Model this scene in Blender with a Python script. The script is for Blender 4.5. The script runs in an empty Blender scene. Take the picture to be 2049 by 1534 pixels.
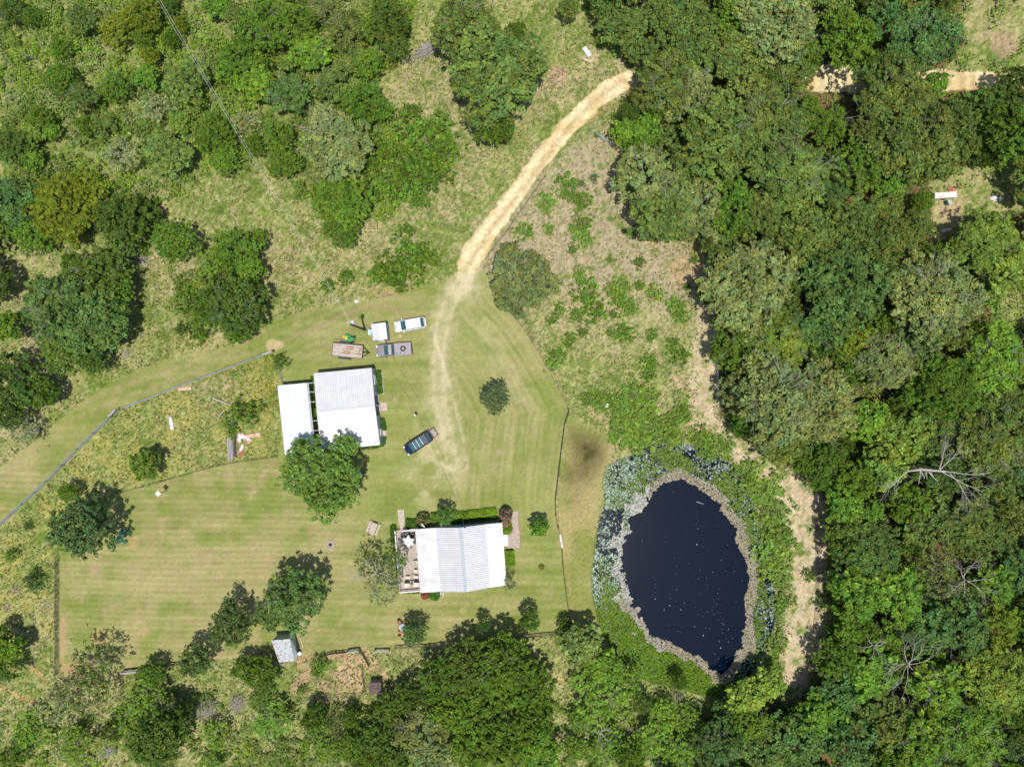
import bpy, bmesh, math, random
import numpy as np
from mathutils import Vector, Matrix, Euler
random.seed(7); RNG = np.random.default_rng(7)
S = bpy.context.scene
COL = S.collection
# ------------------------------------------------------------------ camera, light, exposure
CAM_H = 105.0           # drone height in metres
PPM = 13.3              # photo pixels per metre on the ground
CX, CY = 1024.5, 767.0
cam_d = bpy.data.cameras.new('camera'); cam = bpy.data.objects.new('camera', cam_d); COL.objects.link(cam)
cam.location = (0, 0, CAM_H); cam.rotation_euler = (0, 0, 0)
cam_d.sensor_width = 36.0; cam_d.lens = 36.0 * CAM_H / (2049.0 / PPM)
cam_d.clip_start = 1.0; cam_d.clip_end = 5000.0
S.camera = cam
SUN = Vector((0.056, -0.198, 1.0)).normalized()
w = bpy.data.worlds.new('World'); S.world = w; w.use_nodes = True
nt = w.node_tree; bg = nt.nodes['Background']
sky = nt.nodes.new('ShaderNodeTexSky'); sky.sky_type = 'NISHITA'; sky.sun_disc = False
sky.sun_elevation = math.asin(SUN.z); sky.sun_rotation = math.atan2(SUN.x, SUN.y)
nt.links.new(sky.outputs[0], bg.inputs[0]); bg.inputs[1].default_value = 0.12
sl = bpy.data.lights.new('sun', 'SUN'); sl.energy = 4.3; sl.angle = math.radians(0.5); sl.color = (1.0, 0.955, 0.87)
so = bpy.data.objects.new('sun', sl); COL.objects.link(so); so.location = SUN * 300
so.rotation_euler = SUN.to_track_quat('Z', 'Y').to_euler()
S.view_settings.view_transform = 'Standard'; S.view_settings.look = 'None'
S.view_settings.gamma = 1.0; S.view_settings.exposure = 0.0
S.view_settings.use_curve_mapping = False
try: S.cycles.max_bounces = 6; S.cycles.diffuse_bounces = 3; S.cycles.transparent_max_bounces = 4
except Exception: pass

# ------------------------------------------------------------------ helpers
def W(px, py, h=0.0, z=None):
    """world point at height h that the drone sees at photo pixel (px, py)"""
    k = (CAM_H - h) / CAM_H / PPM
    return Vector(((px - CX) * k, (CY - py) * k, h if z is None else z))
def lin(c):
    return tuple((v/255/12.92) if v/255 <= 0.04045 else ((v/255+0.055)/1.055)**2.4 for v in c)
GAIN = 1.42             # display value of a flat white surface in this sun
def alb(r, g, b, k=1.0):
    return tuple(v / GAIN * k for v in lin((r, g, b)))

def tag(o, label=None, cat=None, group=None, kind=None):
    if label: o['label'] = label
    if cat: o['category'] = cat
    if group: o['group'] = group
    if kind: o['kind'] = kind
    return o
def thing(name, label, cat, loc=(0, 0, 0), rz=0.0, group=None):
    o = bpy.data.objects.new(name, None); COL.objects.link(o)
    o.empty_display_size = 0.3
    o.location = loc; o.rotation_euler = (0, 0, rz)
    return tag(o, label, cat, group)

_mats = {}
def M(name, color, rough=0.7, metal=0.0, var=0.12, scale=4.0, bump=0.0, spec=0.4, color2=None, thr=None, coat=0.0):
    if name in _mats: return _mats[name]
    m = bpy.data.materials.new(name); m.use_nodes = True; _mats[name] = m
    n = m.node_tree.nodes; l = m.node_tree.links; b = n['Principled BSDF']
    b.inputs['Roughness'].default_value = rough; b.inputs['Metallic'].default_value = metal
    b.inputs['Specular IOR Level'].default_value = spec
    b.inputs['Coat Weight'].default_value = coat
    tc = n.new('ShaderNodeTexCoord'); no = n.new('ShaderNodeTexNoise')
    no.inputs['Scale'].default_value = scale; no.inputs['Detail'].default_value = 6
    l.new(tc.outputs['Object'], no.inputs['Vector'])
    r = n.new('ShaderNodeValToRGB'); l.new(no.outputs['Fac'], r.inputs['Fac'])
    c = color; c2 = color2 or tuple(v * (1 + var) for v in color)
    lo = tuple(v * (1 - var) for v in c)
    r.color_ramp.elements[0].color = (*lo, 1); r.color_ramp.elements[1].color = (*c2, 1)
    r.color_ramp.elements[0].position = 0.35; r.color_ramp.elements[1].position = 0.65
    if thr:
        r.color_ramp.elements[0].position = thr[0]; r.color_ramp.elements[1].position = thr[1]
    l.new(r.outputs['Color'], b.inputs['Base Color'])
    if bump:
        bn = n.new('ShaderNodeBump'); bn.inputs['Strength'].default_value = bump; bn.inputs['Distance'].default_value = 0.02
        l.new(no.outputs['Fac'], bn.inputs['Height']); l.new(bn.outputs['Normal'], b.inputs['Normal'])
    return m

class MB:
    def __init__(s): s.v = []; s.f = []
    def add(s, vs, fs):
        k = len(s.v); s.v += [tuple(p) for p in vs]; s.f += [tuple(i + k for i in f) for f in fs]; return s
    def box(s, c, size, rz=0.0, taper=1.0, rx=0.0, ry=0.0):
        hx, hy, hz = size[0]/2, size[1]/2, size[2]/2
        R = Euler((rx, ry, rz)).to_matrix(); c = Vector(c)
        vs = [c + R @ Vector((x*hx*(taper if z > 0 else 1), y*hy*(taper if z > 0 else 1), z*hz)) for z in (-1, 1) for y in (-1, 1) for x in (-1, 1)]
        return s.add(vs, [(0,2,3,1),(4,5,7,6),(0,1,5,4),(2,6,7,3),(1,3,7,5),(0,4,6,2)])
    def tube(s, a, b, r0, r1=None, n=6, cap=True):
        a = Vector(a); b = Vector(b); r1 = r0 if r1 is None else r1
        d = (b - a); 
        if d.length < 1e-6: return s
        q = d.to_track_quat('Z', 'Y').to_matrix()
        vs = [a + q @ Vector((math.cos(2*math.pi*i/n)*r0, math.sin(2*math.pi*i/n)*r0, 0)) for i in range(n)]
        vs += [b + q @ Vector((math.cos(2*math.pi*i/n)*r1, math.sin(2*math.pi*i/n)*r1, 0)) for i in range(n)]
        fs = [(i, (i+1) % n, n+(i+1) % n, n+i) for i in range(n)]
        if cap: fs += [tuple(range(n-1, -1, -1)), tuple(range(n, 2*n))]
        return s.add(vs, fs)
    def prism(s, pts, z0, z1, inset=0.0):
        n = len(pts); c = Vector((sum(p[0] for p in pts)/n, sum(p[1] for p in pts)/n))
        vs = [(p[0], p[1], z0) for p in pts]
        vs += [(p[0] + (c.x-p[0])*inset, p[1] + (c.y-p[1])*inset, z1) for p in pts]
        return s.add(vs, [(i, (i+1) % n, n+(i+1) % n, n+i) for i in range(n)] + [tuple(range(n-1, -1, -1)), tuple(range(n, 2*n))])
    def lathe(s, prof, c=(0, 0, 0), n=16):
        c = Vector(c); vs = []; fs = []
        for r, z in prof:
            vs += [c + Vector((math.cos(2*math.pi*i/n)*r, math.sin(2*math.pi*i/n)*r, z)) for i in range(n)]
        for k in range(len(prof)-1):
            fs += [(k*n+i, k*n+(i+1) % n, (k+1)*n+(i+1) % n, (k+1)*n+i) for i in range(n)]
        fs += [tuple(range(n-1, -1, -1)), tuple(range((len(prof)-1)*n, len(prof)*n))]
        return s.add(vs, fs)
    def loft(s, rings, cap=True):
        n = len(rings[0]); vs = [p for r in rings for p in r]; fs = []
        for k in range(len(rings)-1):
            fs += [(k*n+i, k*n+(i+1) % n, (k+1)*n+(i+1) % n, (k+1)*n+i) for i in range(n)]
        if cap: fs += [tuple(range(n-1, -1, -1)), tuple(range((len(rings)-1)*n, len(rings)*n))]
        return s.add(vs, fs)
    def mesh(s, name, mat, smooth=False):
        me = bpy.data.meshes.new(name); me.from_pydata(s.v, [], s.f); me.validate()
        if mat: me.materials.append(mat)
        bm = bmesh.new(); bm.from_mesh(me); bmesh.ops.recalc_face_normals(bm, faces=bm.faces); bm.to_mesh(me); bm.free()
        if smooth:
            me.polygons.foreach_set('use_smooth', [True]*len(me.polygons))
        return me
    def build(s, name, mat, parent=None, smooth=False, loc=None, rot=None):
        o = bpy.data.objects.new(name, s.mesh(name, mat, smooth)); COL.objects.link(o)
        if parent: o.parent = parent
        if loc is not None: o.location = loc
        if rot is not None: o.rotation_euler = rot
        return o
def inst(name, me, parent=None, loc=(0, 0, 0), rot=(0, 0, 0), sc=(1, 1, 1)):
    o = bpy.data.objects.new(name, me); COL.objects.link(o)
    if parent: o.parent = parent
    o.location = loc; o.rotation_euler = rot; o.scale = sc
    return o
def copy_tree(o, parent=None):
    c = o.copy(); COL.objects.link(c); c.parent = parent
    for ch in [k for k in S.objects if k.parent == o]: copy_tree(ch, c)
    return c

def fast_mesh(name, V, F, mat, tint=None, smooth=False):
    """V (n,3); F (m,k) with k 3 or 4"""
    me = bpy.data.meshes.new(name); n, m, k = len(V), len(F), F.shape[1]
    me.vertices.add(n); me.vertices.foreach_set('co', V.astype(np.float32).ravel())
    me.loops.add(m*k); me.loops.foreach_set('vertex_index', F.astype(np.int32).ravel())
    me.polygons.add(m); me.polygons.foreach_set('loop_start', np.arange(0, m*k, k, dtype=np.int32))
    try: me.polygons.foreach_set('loop_total', np.full(m, k, dtype=np.int32))
    except Exception: pass
    if smooth: me.polygons.foreach_set('use_smooth', np.ones(m, dtype=bool))
    me.update(calc_edges=True)
    if tint is not None:
        a = me.color_attributes.new('tint', 'FLOAT_COLOR', 'POINT')
        t = np.ones((n, 4), np.float32); t[:, :3] = tint; a.data.foreach_set('color', t.ravel())
    if mat: me.materials.append(mat)
    return me

# value noise
_lat = RNG.random((8, 256, 256)).astype(np.float64)
def vnoise(x, y, layer=0):
    xi = np.floor(x).astype(int); yi = np.floor(y).astype(int); fx = x - xi; fy = y - yi
    fx = fx*fx*(3-2*fx); fy = fy*fy*(3-2*fy); L = _lat[layer % 8]
    a = L[xi & 255, yi & 255]; b = L[(xi+1) & 255, yi & 255]; c = L[xi & 255, (yi+1) & 255]; d = L[(xi+1) & 255, (yi+1) & 255]
    return (a*(1-fx)+b*fx)*(1-fy) + (c*(1-fx)+d*fx)*fy
def fbm(x, y, scale, oct=4, layer=0):
    v = 0; amp = 0.5; tot = 0; x = np.asarray(x, float); y = np.asarray(y, float)
    f = 1.0/scale
    for o in range(oct):
        v = v + amp*vnoise(x*f+17.3*o, y*f+9.1*o, layer+o); tot += amp; amp *= 0.5; f *= 2.03
    return v/tot
def sstep(a, b, x):
    t = np.clip((x-a)/(b-a), 0, 1); return t*t*(3-2*t)
def seg_d(px, py, pts, closed=False):
    d = np.full(np.shape(px), 1e9); n = len(pts)
    for i in range(n if closed else n-1):
        x0, y0 = pts[i]; x1, y1 = pts[(i+1) % n]; dx, dy = x1-x0, y1-y0
        t = np.clip(((px-x0)*dx+(py-y0)*dy)/(dx*dx+dy*dy+1e-9), 0, 1)
        d = np.minimum(d, np.hypot(px-x0-t*dx, py-y0-t*dy))
    return d
def inside(px, py, pts):
    r = np.zeros(np.shape(px), bool); n = len(pts)
    for i in range(n):
        x0, y0 = pts[i]; x1, y1 = pts[(i+1) % n]
        if y0 == y1: continue
        c = ((y0 > py) != (y1 > py)) & (px < (x1-x0)*(py-y0)/(y1-y0)+x0)
        r ^= c
    return r
def sd(px, py, pts):
    """signed distance in photo pixels, positive inside"""
    px = np.asarray(px, float); py = np.asarray(py, float)
    d = seg_d(px, py, pts, True); return np.where(inside(px, py, pts), d, -d)

# ------------------------------------------------------------------ outlines in photo pixels (ground level)
LAWN = [(120,1112),(118,1200),(117,1352),(240,1352),(247,1338),(360,1328),(470,1315),(545,1298),(610,1308),(700,1298),(850,1288),(1000,1276),(1140,1262),
 (1134,1190),(1124,1130),(1116,1070),(1111,1000),(1118,930),(1128,850),(1138,822),(1128,798),(1105,755),(1075,702),(1045,655),(1015,620),(985,590),(972,545),(955,528),(915,545),
 (880,562),(820,585),(740,600),(650,612),(590,628),(540,648),(470,690),(400,702),(330,720),(250,750),(180,790),(120,838),(60,890),(-140,1040),(-140,1180),(0,1060),(100,962),(225,835),(245,818),(400,760),(550,704),(570,740),(560,790),(558,912),(470,925),(420,936),(330,962),(245,985),(215,1010),(150,1090)]
FLOWERM = [(0,1060),(100,962),(225,835),(245,818),(400,760),(550,704),(570,740),(560,790),(558,912),(420,936),(330,962),(245,985),(120,1110),(118,1352),(-140,1352),(-140,1180)]
ROAD = [(1290,118),(1252,140),(1205,165),(1160,205),(1115,250),(1070,305),(1030,360),(985,420),(940,478),(917,512),(918,540),(940,552),(962,525),(990,480),(1028,425),(1060,375),(1090,335),(1130,290),(1170,245),(1215,205),(1250,182),(1300,170)]
ROAD2 = [(1290,112),(1400,95),(1520,110),(1640,128),(1720,132),(1850,138),(1900,142),(2000,143),(2200,140),(2200,178),(2000,176),(1900,182),(1840,180),(1720,185),(1650,185),(1520,160),(1400,140),(1290,170)]
TRAIL = [(1395,545),(1418,560),(1428,640),(1432,740),(1436,830),(1475,875),(1530,905),(1580,940),(1620,975),(1645,1000),(1648,1100),(1650,1200),(1640,1280),(1625,1340),(1600,1400),(1575,1395),(1562,1330),(1570,1270),(1578,1180),(1578,1100),(1570,1030),(1545,990),(1505,950),(1462,905),(1430,865),(1395,845),(1378,815),(1392,780),(1385,720),(1400,650),(1402,600)]
POND = [(1210,960),(1216,935),(1235,925),(1262,915),(1290,898),(1320,886),(1350,890),(1380,892),(1420,905),(1455,925),(1480,950),(1497,975),(1505,1000),(1515,1040),(1525,1080),(1540,1130),(1550,1180),(1552,1230),(1540,1280),(1525,1320),(1500,1350),(1470,1375),(1440,1392),(1400,1385),(1350,1370),(1310,1365),(1270,1345),(1240,1310),(1215,1280),(1200,1240),(1188,1190),(1187,1150),(1192,1110),(1198,1060),(1205,1030),(1215,1010)]
OPENW = [(1330,967),(1355,963),(1385,972),(1410,985),(1440,1010),(1452,1035),(1470,1060),(1476,1090),(1490,1120),(1500,1160),(1490,1200),(1488,1245),(1488,1290),(1470,1320),(1445,1350),(1425,1335),(1400,1312),(1370,1300),(1340,1285),(1312,1270),(1290,1250),(1270,1215),(1255,1195),(1258,1170),(1240,1145),(1250,1110),(1245,1085),(1265,1060),(1260,1040),(1290,1010),(1305,990)]
WOOD = [(1175,0),(1215,60),(1250,105),(1262,150),(1252,205),(1240,245),(1262,330),(1268,400),(1300,465),(1345,478),(1400,480),(1432,540),(1445,600),(1440,740),(1440,830),(1485,885),(1560,920),(1615,965),(1655,1000),(1655,1100),(1655,1280),(1630,1340),(1600,1400),(1520,1405),(1450,1405),(1380,1450),(1320,1560),(1300,1700),(2300,1700),(2300,-160),(1175,-160)]
THICK = [(-160,-160),(840,-160),(835,60),(800,130),(760,170),(790,230),(900,255),(905,330),(850,380),(790,420),(740,440),(690,500),(640,440),(560,340),(500,330),(420,360),(380,395),(300,420),(330,500),(280,520),(130,500),(-160,540)]
FENCE_R = [(985,592),(1015,620),(1045,655),(1075,702),(1105,755),(1128,798),(1138,822),(1128,850),(1118,930),(1111,1000),(1116,1070),(1124,1130),(1134,1190),(1140,1262)]
CLEAR = [(1862,360),(1900,340),(1960,335),(2060,300),(2060,420),(1990,430),(1950,480),(1870,478)]
CLEAR2 = [(1925,0),(2200,-60),(2200,150),(1880,150),(1935,90)]
CLEAR3 = [(1965,560),(2200,480),(2200,640),(1990,650)]

def build_ground():
    st = 0.25; X0, X1, Y0, Y1 = -85.0, 85.0, -65.0, 65.0
    xs = np.arange(X0, X1+1e-6, st); ys = np.arange(Y0, Y1+1e-6, st)
    gx, gy = np.meshgrid(xs, ys); nx, ny = len(xs), len(ys)
    x = gx.ravel(); y = gy.ravel(); px = x*PPM+CX; py = CY-y*PPM
    jit = (fbm(x, y, 1.6, 3, 1)-0.5)*16
    jit2 = (fbm(x, y, 0.7, 2, 4)-0.5)*12
    d_lawn = sd(px, py, LAWN) + jit*0.25 + jit2*0.15
    road_e = (fbm(x, y, 1.2, 3, 2)-0.5)*11
    d_road = np.maximum(sd(px, py, ROAD)+road_e, sd(px, py, ROAD2)+road_e)
    d_trail = sd(px, py, TRAIL) + jit*1.4 + 7
    d_pond = sd(px, py, POND) + jit*0.35
    d_wood = sd(px, py, WOOD) + jit
    for C in (CLEAR, CLEAR2, CLEAR3): d_wood = np.minimum(d_wood, -sd(px, py, C)+jit)
    d_thick = sd(px, py, THICK) + jit
    d_fl = sd(px, py, FLOWERM)
    n_big = fbm(x, y, 9, 4, 0); n_mid = fbm(x, y, 2.6, 4, 3); n_f = fbm(x, y, 0.8, 3, 5); n_h = RNG.random(x.shape); n_h2 = fbm(x, y, 0.35, 2, 6)
    def c(*a): return np.array(alb(*a))
    def mix(a, b, t): return a*(1-t)[:, None] + b*t[:, None]
    # rough meadow
    dry = np.clip(0.5 + 0.5*sstep(0.35, 0.65, n_big) - 0.25, 0, 1)
    padd = sstep(-30, 30, sd(px, py, [(1000,420),(1200,240),(1270,400),(1440,560),(1440,760),(1300,790),(1160,760),(1060,640),(960,540)]))
    g = mix(np.tile(c(118,142,60), (len(x), 1)), np.tile(c(164,170,98), (len(x), 1)), sstep(0.25, 0.75, n_mid*0.6+n_h2*0.4))
    t = np.clip(sstep(0.36, 0.70, n_f*0.30+n_h2*0.35+n_mid*.15+n_big*0.2) * (0.45+0.45*dry), 0, 1)
    g = mix(g, np.tile(c(198,178,140), (len(x), 1)), t)
    pk = np.clip(padd*sstep(0.24, 0.56, n_f*0.35+n_h2*0.35+n_mid*0.3)*0.9*sstep(700, 560, py + (n_big-.5)*200), 0, 1)
    g = mix(g, np.tile(c(194,174,146), (len(x), 1)), pk*.85)
    # flower meadow: yellower
    ywm = sstep(-10, 20, d_fl)*sstep(0.45, 0.62, n_mid*0.6+n_f*0.4)*0.45
    g = mix(g, np.tile(c(176,170,70), (len(x), 1)), ywm)
    # east margin between fence and pond
    em = sstep(-6, 10, sd(px, py, [(1140,830),(1230,880),(1215,935),(1190,1080),(1188,1200),(1215,1270),(1142,1262),(1116,1070),(1113,1000),(1130,850)]))
    eg = mix(np.tile(c(150,156,84), (len(x), 1)), np.tile(c(186,172,116), (len(x), 1)), sstep(0.35, 0.65, n_mid*0.5+n_big*0.5))
    g = mix(g, eg, em)
    # lawn
    ph_l = (y + 0.04*x + 2.0*fbm(x, y, 30, 2, 2) + 0.0012*(x+38)**2*np.sign(-30-x)*0)/0.86
    dfr = seg_d(px, py, FENCE_R)/PPM
    ph_r = (dfr + 0.7*fbm(x, y, 14, 2, 2))/1.05
    ph_b = (y+0.02*x+1.2*fbm(x, y, 30, 2, 1))/1.15
    ph_u = (y - 0.42*x + 0.6*fbm(x, y, 20, 2, 1))/1.3
    sl_, sr_ = np.sin(2*np.pi*ph_l), np.sin(2*np.pi*ph_r)
    wr = sstep(880, 930, px)*sstep(1110, 1010, py); wb = sstep(1050, 1100, py)*sstep(640, 760, px)
    wu = sstep(760, 690, py)*sstep(760, 700, px)*sstep(380, 420, 500-0*px)
    wl = sstep(760, 640, px)*sstep(900, 950, py)
    stripe = wl*sl_*1.0 + wr*sr_*0.5 + wb*np.sin(2*np.pi*ph_b)*0.8 + wu*np.sin(2*np.pi*ph_u)*0.6
    streak = np.where(wr > 0.5, fbm(dfr*9, 0.35*(x+y), 4, 3, 3), fbm(x*0.35, y*4, 3, 3, 3))
    lg = mix(np.tile(c(142,154,78), (len(x), 1)), np.tile(c(182,174,118), (len(x), 1)), np.clip(sstep(0.30, 0.68, n_big*0.40+n_mid*0.30+streak*0.3)*0.90, 0, 1))
    lg = mix(lg, np.tile(c(186,170,124), (len(x), 1)), wl*0.38*sstep(0.25, 0.7, n_mid)) 
    lg = mix(lg, np.tile(c(198,170,130), (len(x), 1)), sstep(0.60, 0.78, fbm(x, y, 1.7, 3, 7))*0.32*(0.3+wl))
    gm = sstep(60, 20, np.hypot((px-700), (py-790)*0.9)) * 0
    # greener wedge by houses
    grn = np.clip(np.exp(-((px-800)**2/(90**2)+(py-830)**2/(120**2)))*0.5 + np.exp(-((px-1080)**2/(60**2)+(py-1020)**2/(100**2)))*0.5 + np.exp(-((px-760)**2/(120**2)+(py-1000)**2/(60**2)))*0.5 + np.exp(-((px-940)**2/(50**2)+(py-640)**2/(80**2)))*0.4, 0, 1)
    lg = mix(lg, np.tile(c(148,170,80), (len(x), 1)), grn*0.7*sstep(.3,.6,n_mid))
    lg = lg*(1+0.09*stripe)[:, None]*(1+0.16*(n_f-.5)+0.14*(streak-.5))[:, None]
    # worn drive inside the lawn, fanning down from the road end
    wt = seg_d(px, py, [(940,545),(905,590),(885,650),(876,720),(880,800),(895,870),(905,930)])
    wt2 = seg_d(px, py, [(862,655),(885,720),(905,790),(925,870),(935,935)])
    wt3 = seg_d(px, py, [(940,560),(960,640),(1000,720),(1040,800)])
    worn = sstep(44, 4, wt + jit*2.4)*0.45 + 0.28*np.exp(-((wt+jit*.3-10)/4.5)**2) + sstep(5, 1, wt2 + jit2*0.3)*0.45 + sstep(30, 0, wt3+jit*2)*0.25
    worn = worn + 0.55*np.exp(-((px-865)**2/(45**2)+(py-900)**2/(55**2)))*sstep(0.4, 0.6, n_mid) + 0.5*np.exp(-((px-855)**2/(60**2)+(py-975)**2/(30**2)))*sstep(0.4, 0.6, n_mid)
    worn = np.clip(worn*sstep(0.25, 0.6, n_f*0.5+n_mid*0.5), 0, 1)
    lg = mix(lg, np.tile(c(226,212,172), (len(x), 1)), worn)
    # brown rut curving along the upper edge of the lawn
    rut = seg_d(px, py, [(540,700),(600,668),(660,642),(710,620),(760,611),(800,618),(830,640)])
    lg = mix(lg, np.tile(c(176,150,118), (len(x), 1)), sstep(4.5, 1, rut+jit2*0.2)*0.7)
    rut2 = seg_d(px, py, [(0,925),(60,870),(120,828),(200,790),(300,755),(420,715),(530,662)])
    rut3 = seg_d(px, py, [(0,965),(80,890),(150,840),(230,800),(320,770),(440,728),(520,700)])
    lg = mix(lg, np.tile(c(194,168,128), (len(x), 1)), (sstep(10, 1, rut2+jit*0.6)*0.45 + sstep(9, 1, rut3+jit*0.6)*0.35)*sstep(.3,.6,n_f))
    col = mix(g, lg, sstep(-1.5, 2.0, d_lawn))
    # dark blotch in the ground colour between fence and pond
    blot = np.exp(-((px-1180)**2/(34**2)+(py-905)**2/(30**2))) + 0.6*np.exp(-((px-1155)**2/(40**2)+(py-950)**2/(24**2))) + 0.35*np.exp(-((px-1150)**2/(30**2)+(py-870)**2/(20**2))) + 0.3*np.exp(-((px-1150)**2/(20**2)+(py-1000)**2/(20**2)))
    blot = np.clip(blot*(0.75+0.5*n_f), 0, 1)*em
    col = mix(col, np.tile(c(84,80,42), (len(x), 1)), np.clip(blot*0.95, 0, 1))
    # bare spots, bare lines and brown fence lines
    for (bx, by, br, kk, cc) in [(1115,148,20,0.8,(206,170,142)),(1090,175,14,0.4,(206,170,142)),(1000,905,7,0.4,(214,182,160)),(1178,118,14,.7,(214,186,140)),(545,692,14,.7,(226,200,150)),(470,420,10,.4,(200,176,140)),
        (268,1085,14,.5,(206,172,120)),(190,1140,9,.5,(206,172,138)),(150,1340,22,.6,(200,156,116)),(200,1275,20,.5,(216,184,124)),(285,1265,12,.4,(214,176,126)),(790,800,6,.5,(214,180,146)),(770,590,9,.5,(200,160,140)),
        (800,672,4,.8,(220,190,150)),(560,690,8,.6,(230,204,160)),(1240,130,14,.6,(214,192,160)),(1290,440,24,.6,(214,176,126)),(1370,540,34,.6,(200,170,128)),(1400,530,16,.7,(206,180,140)),(1905,420,26,.7,(204,176,138)),(2010,90,30,.7,(190,160,130)),
        (590,650,5,.5,(210,170,140)),(925,1222,7,.5,(206,190,130)),(935,1205,6,.4,(206,190,130)),(90,1210,10,.5,(170,156,140)),(30,1180,12,.5,(160,146,140)),(15,1215,9,.6,(160,146,140))]:
        b = np.exp(-((px-bx)**2+(py-by)**2)/(br*br))
        col = mix(col, np.tile(c(*cc), (len(x), 1)), np.clip(sstep(0.25, 0.6, b*(0.6+0.8*n_f))*kk, 0, 1))
    for pts, wd, kk, cc in [([(0,1378),(40,1392),(75,1407)],5,.8,(216,170,120)),([(60,1335),(75,1345),(88,1362)],5,.7,(222,176,124)),([(1262,330),(1262,400),(1290,460),(1310,490)],9,.75,(222,184,130)),
        ([(1180,240),(1235,205)],6,.5,(206,160,120)),([(1215,265),(1250,320)],7,.5,(206,170,130)),([(1320,850),(1345,838),(1380,845),(1400,860)],8,.8,(214,184,150)),([(1180,820),(1215,850),(1232,880),(1225,920)],9,.5,(206,176,134)),
        ([(1110,1350),(1128,1362)],3,.8,(222,190,120)),([(1340,745),(1360,765),(1385,780)],6,.6,(214,180,150)),([(1110,590),(1100,470),(1115,395)],10,.35,(176,168,110)),([(600,1320),(670,1310),(720,1318),(745,1340)],12,.8,(204,166,130)),
        ([(730,1300),(760,1340),(780,1370)],10,.8,(208,176,140)),([(590,1370),(620,1350),(650,1380)],16,.5,(196,166,140)),([(500,1385),(525,1392)],8,.8,(226,186,140)),([(1330,440),(1420,520),(1400,620)],12,.3,(206,176,126)),
        ([(125,1240),(125,1345)],8,.6,(206,170,132)),([(1148,1262),(1142,1190),(1131,1120),(1124,1075)],3.5,.6,(200,160,120)),([(1012,598),(1050,650),(1080,700),(1112,755),(1134,800)],3.5,.75,(176,144,118)),([(975,535),(1010,480),(1050,420),(1090,350)],7,.4,(176,152,124)),  # brown by the right lawn fence: uncut grass, plus shadow put into colour
        ([(1350,480),(1300,460)],10,.6,(214,176,126)),([(930,1400),(1110,1270)],3,0,(0,0,0))]:
        b = sstep(wd, wd*0.3, seg_d(px, py, pts)+jit*0.35)
        col = mix(col, np.tile(c(*cc), (len(x), 1)), np.clip(b*kk*(0.5+0.8*n_f), 0, 1))
    # straw patch of the pen
    pen = sstep(-3, 3, sd(px, py, [(676,1325),(722,1322),(730,1372),(690,1374),(672,1352)])+jit*0.4)
    col = mix(col, np.tile(c(214,182,142), (len(x), 1)), pen*0.85)
    ringd = np.abs(np.hypot(px-702, (py-1348)*1.1)-14)
    col = mix(col, np.tile(c(130,104,70), (len(x), 1)), sstep(3, 0.5, ringd+jit2*.1)*0.7*sstep(1362,1350,py))
    pen2 = sstep(-6, 6, sd(px, py, [(592,1330),(660,1330),(730,1378),(650,1400),(575,1395)])+jit)
    col = mix(col, np.tile(c(196,162,130), (len(x), 1)), pen2*0.6*sstep(0.42, 0.55, n_f))
    # trail
    tr = sstep(-6, 6, d_trail)*sstep(0.30, 0.56, n_f*0.4+n_mid*0.3+n_h2*0.3)
    tr = tr*(0.55+0.45*sstep(560, 900, py))
    tc = mix(np.tile(c(236,218,180), (len(x), 1)), np.tile(c(204,182,150), (len(x), 1)), sstep(0.35, 0.65, n_h2))
    col = mix(col, tc, tr)
    # wood floor
    wf = sstep(-4, 8, d_wood)
    fl = mix(np.tile(c(128,98,72), (len(x), 1)), np.tile(c(84,90,48), (len(x), 1)), sstep(0.4, 0.6, n_mid))
    col = mix(col, fl, wf*0.9)
    tf = sstep(-4, 14, d_thick)*sstep(0.35, 0.65, n_mid*0.6+n_f*0.4)*0.75
    col = mix(col, np.tile(c(120,146,60), (len(x), 1)), tf*.8)
    # road
    rs = sstep(-0.8, 1.4, d_road)
    rc = mix(np.tile(c(230,202,148), (len(x), 1)), np.tile(c(246,228,182), (len(x), 1)), sstep(0.35, 0.65, n_mid*0.7+n_h2*0.3))
    rc = rc*(1+0.14*np.cos(seg_d(px, py, [(1250,160),(1215,180),(1150,240),(1070,345),(1000,435),(945,515),(930,540)])/PPM*2*np.pi/1.75+np.pi))[:, None]*(1+.10*(n_h2-.5)+.08*(n_h-.5))[:, None]
    rc = mix(rc, np.tile(c(196,176,100), (len(x), 1)), sstep(4, 1, np.abs(seg_d(px, py, [(1150,240),(1070,345),(1000,435),(945,515)]))+jit2*0.5)*0.45*sstep(.45,.6,n_f))
    col = mix(col, rc, rs)
    # wheel-worn pale end below the road
    pe = sstep(26, 4, seg_d(px, py, [(938,540),(918,580)])+jit)*0.8
    col = mix(col, np.tile(c(232,218,176), (len(x), 1)), np.clip(pe*sstep(.3,.6,n_f*.6+n_mid*.4)*(1-rs), 0, 1))
    # pond margin mud
    pm = sstep(-7, 2, d_pond)
    col = mix(col, np.tile(c(92,84,50), (len(x), 1)), pm*0.8)
    rough = 1 - np.clip(sstep(-1, 2, d_lawn) + rs + em*0.6, 0, 1)
    # seed heads, blades and dead stems one vertex at a time
    spk = (n_h-0.5)*(0.16+0.34*rough) + (n_h2-0.5)*(0.20+0.20*rough)
    col = np.clip(col*(1+spk)[:, None], 0.004, 0.9)
    z = -0.02 - 0.04*n_mid - rough*0.10*(n_f*0.5+n_h*0.5)*sstep(-4, 4, -sstep(0, 1, 0*x)+1)
    z = z - 0.02*rs
    inn = np.clip(sd(px, py, POND)/PPM + 0.3, 0, 30)
    z = z - np.where(inn > 0, 0.55*(1-np.exp(-inn*1.4)) + 1.1*sstep(1.5, 8, inn), 0)
    V = np.stack([x, y, z], 1)
    idx = np.arange(nx*ny).reshape(ny, nx)
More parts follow.
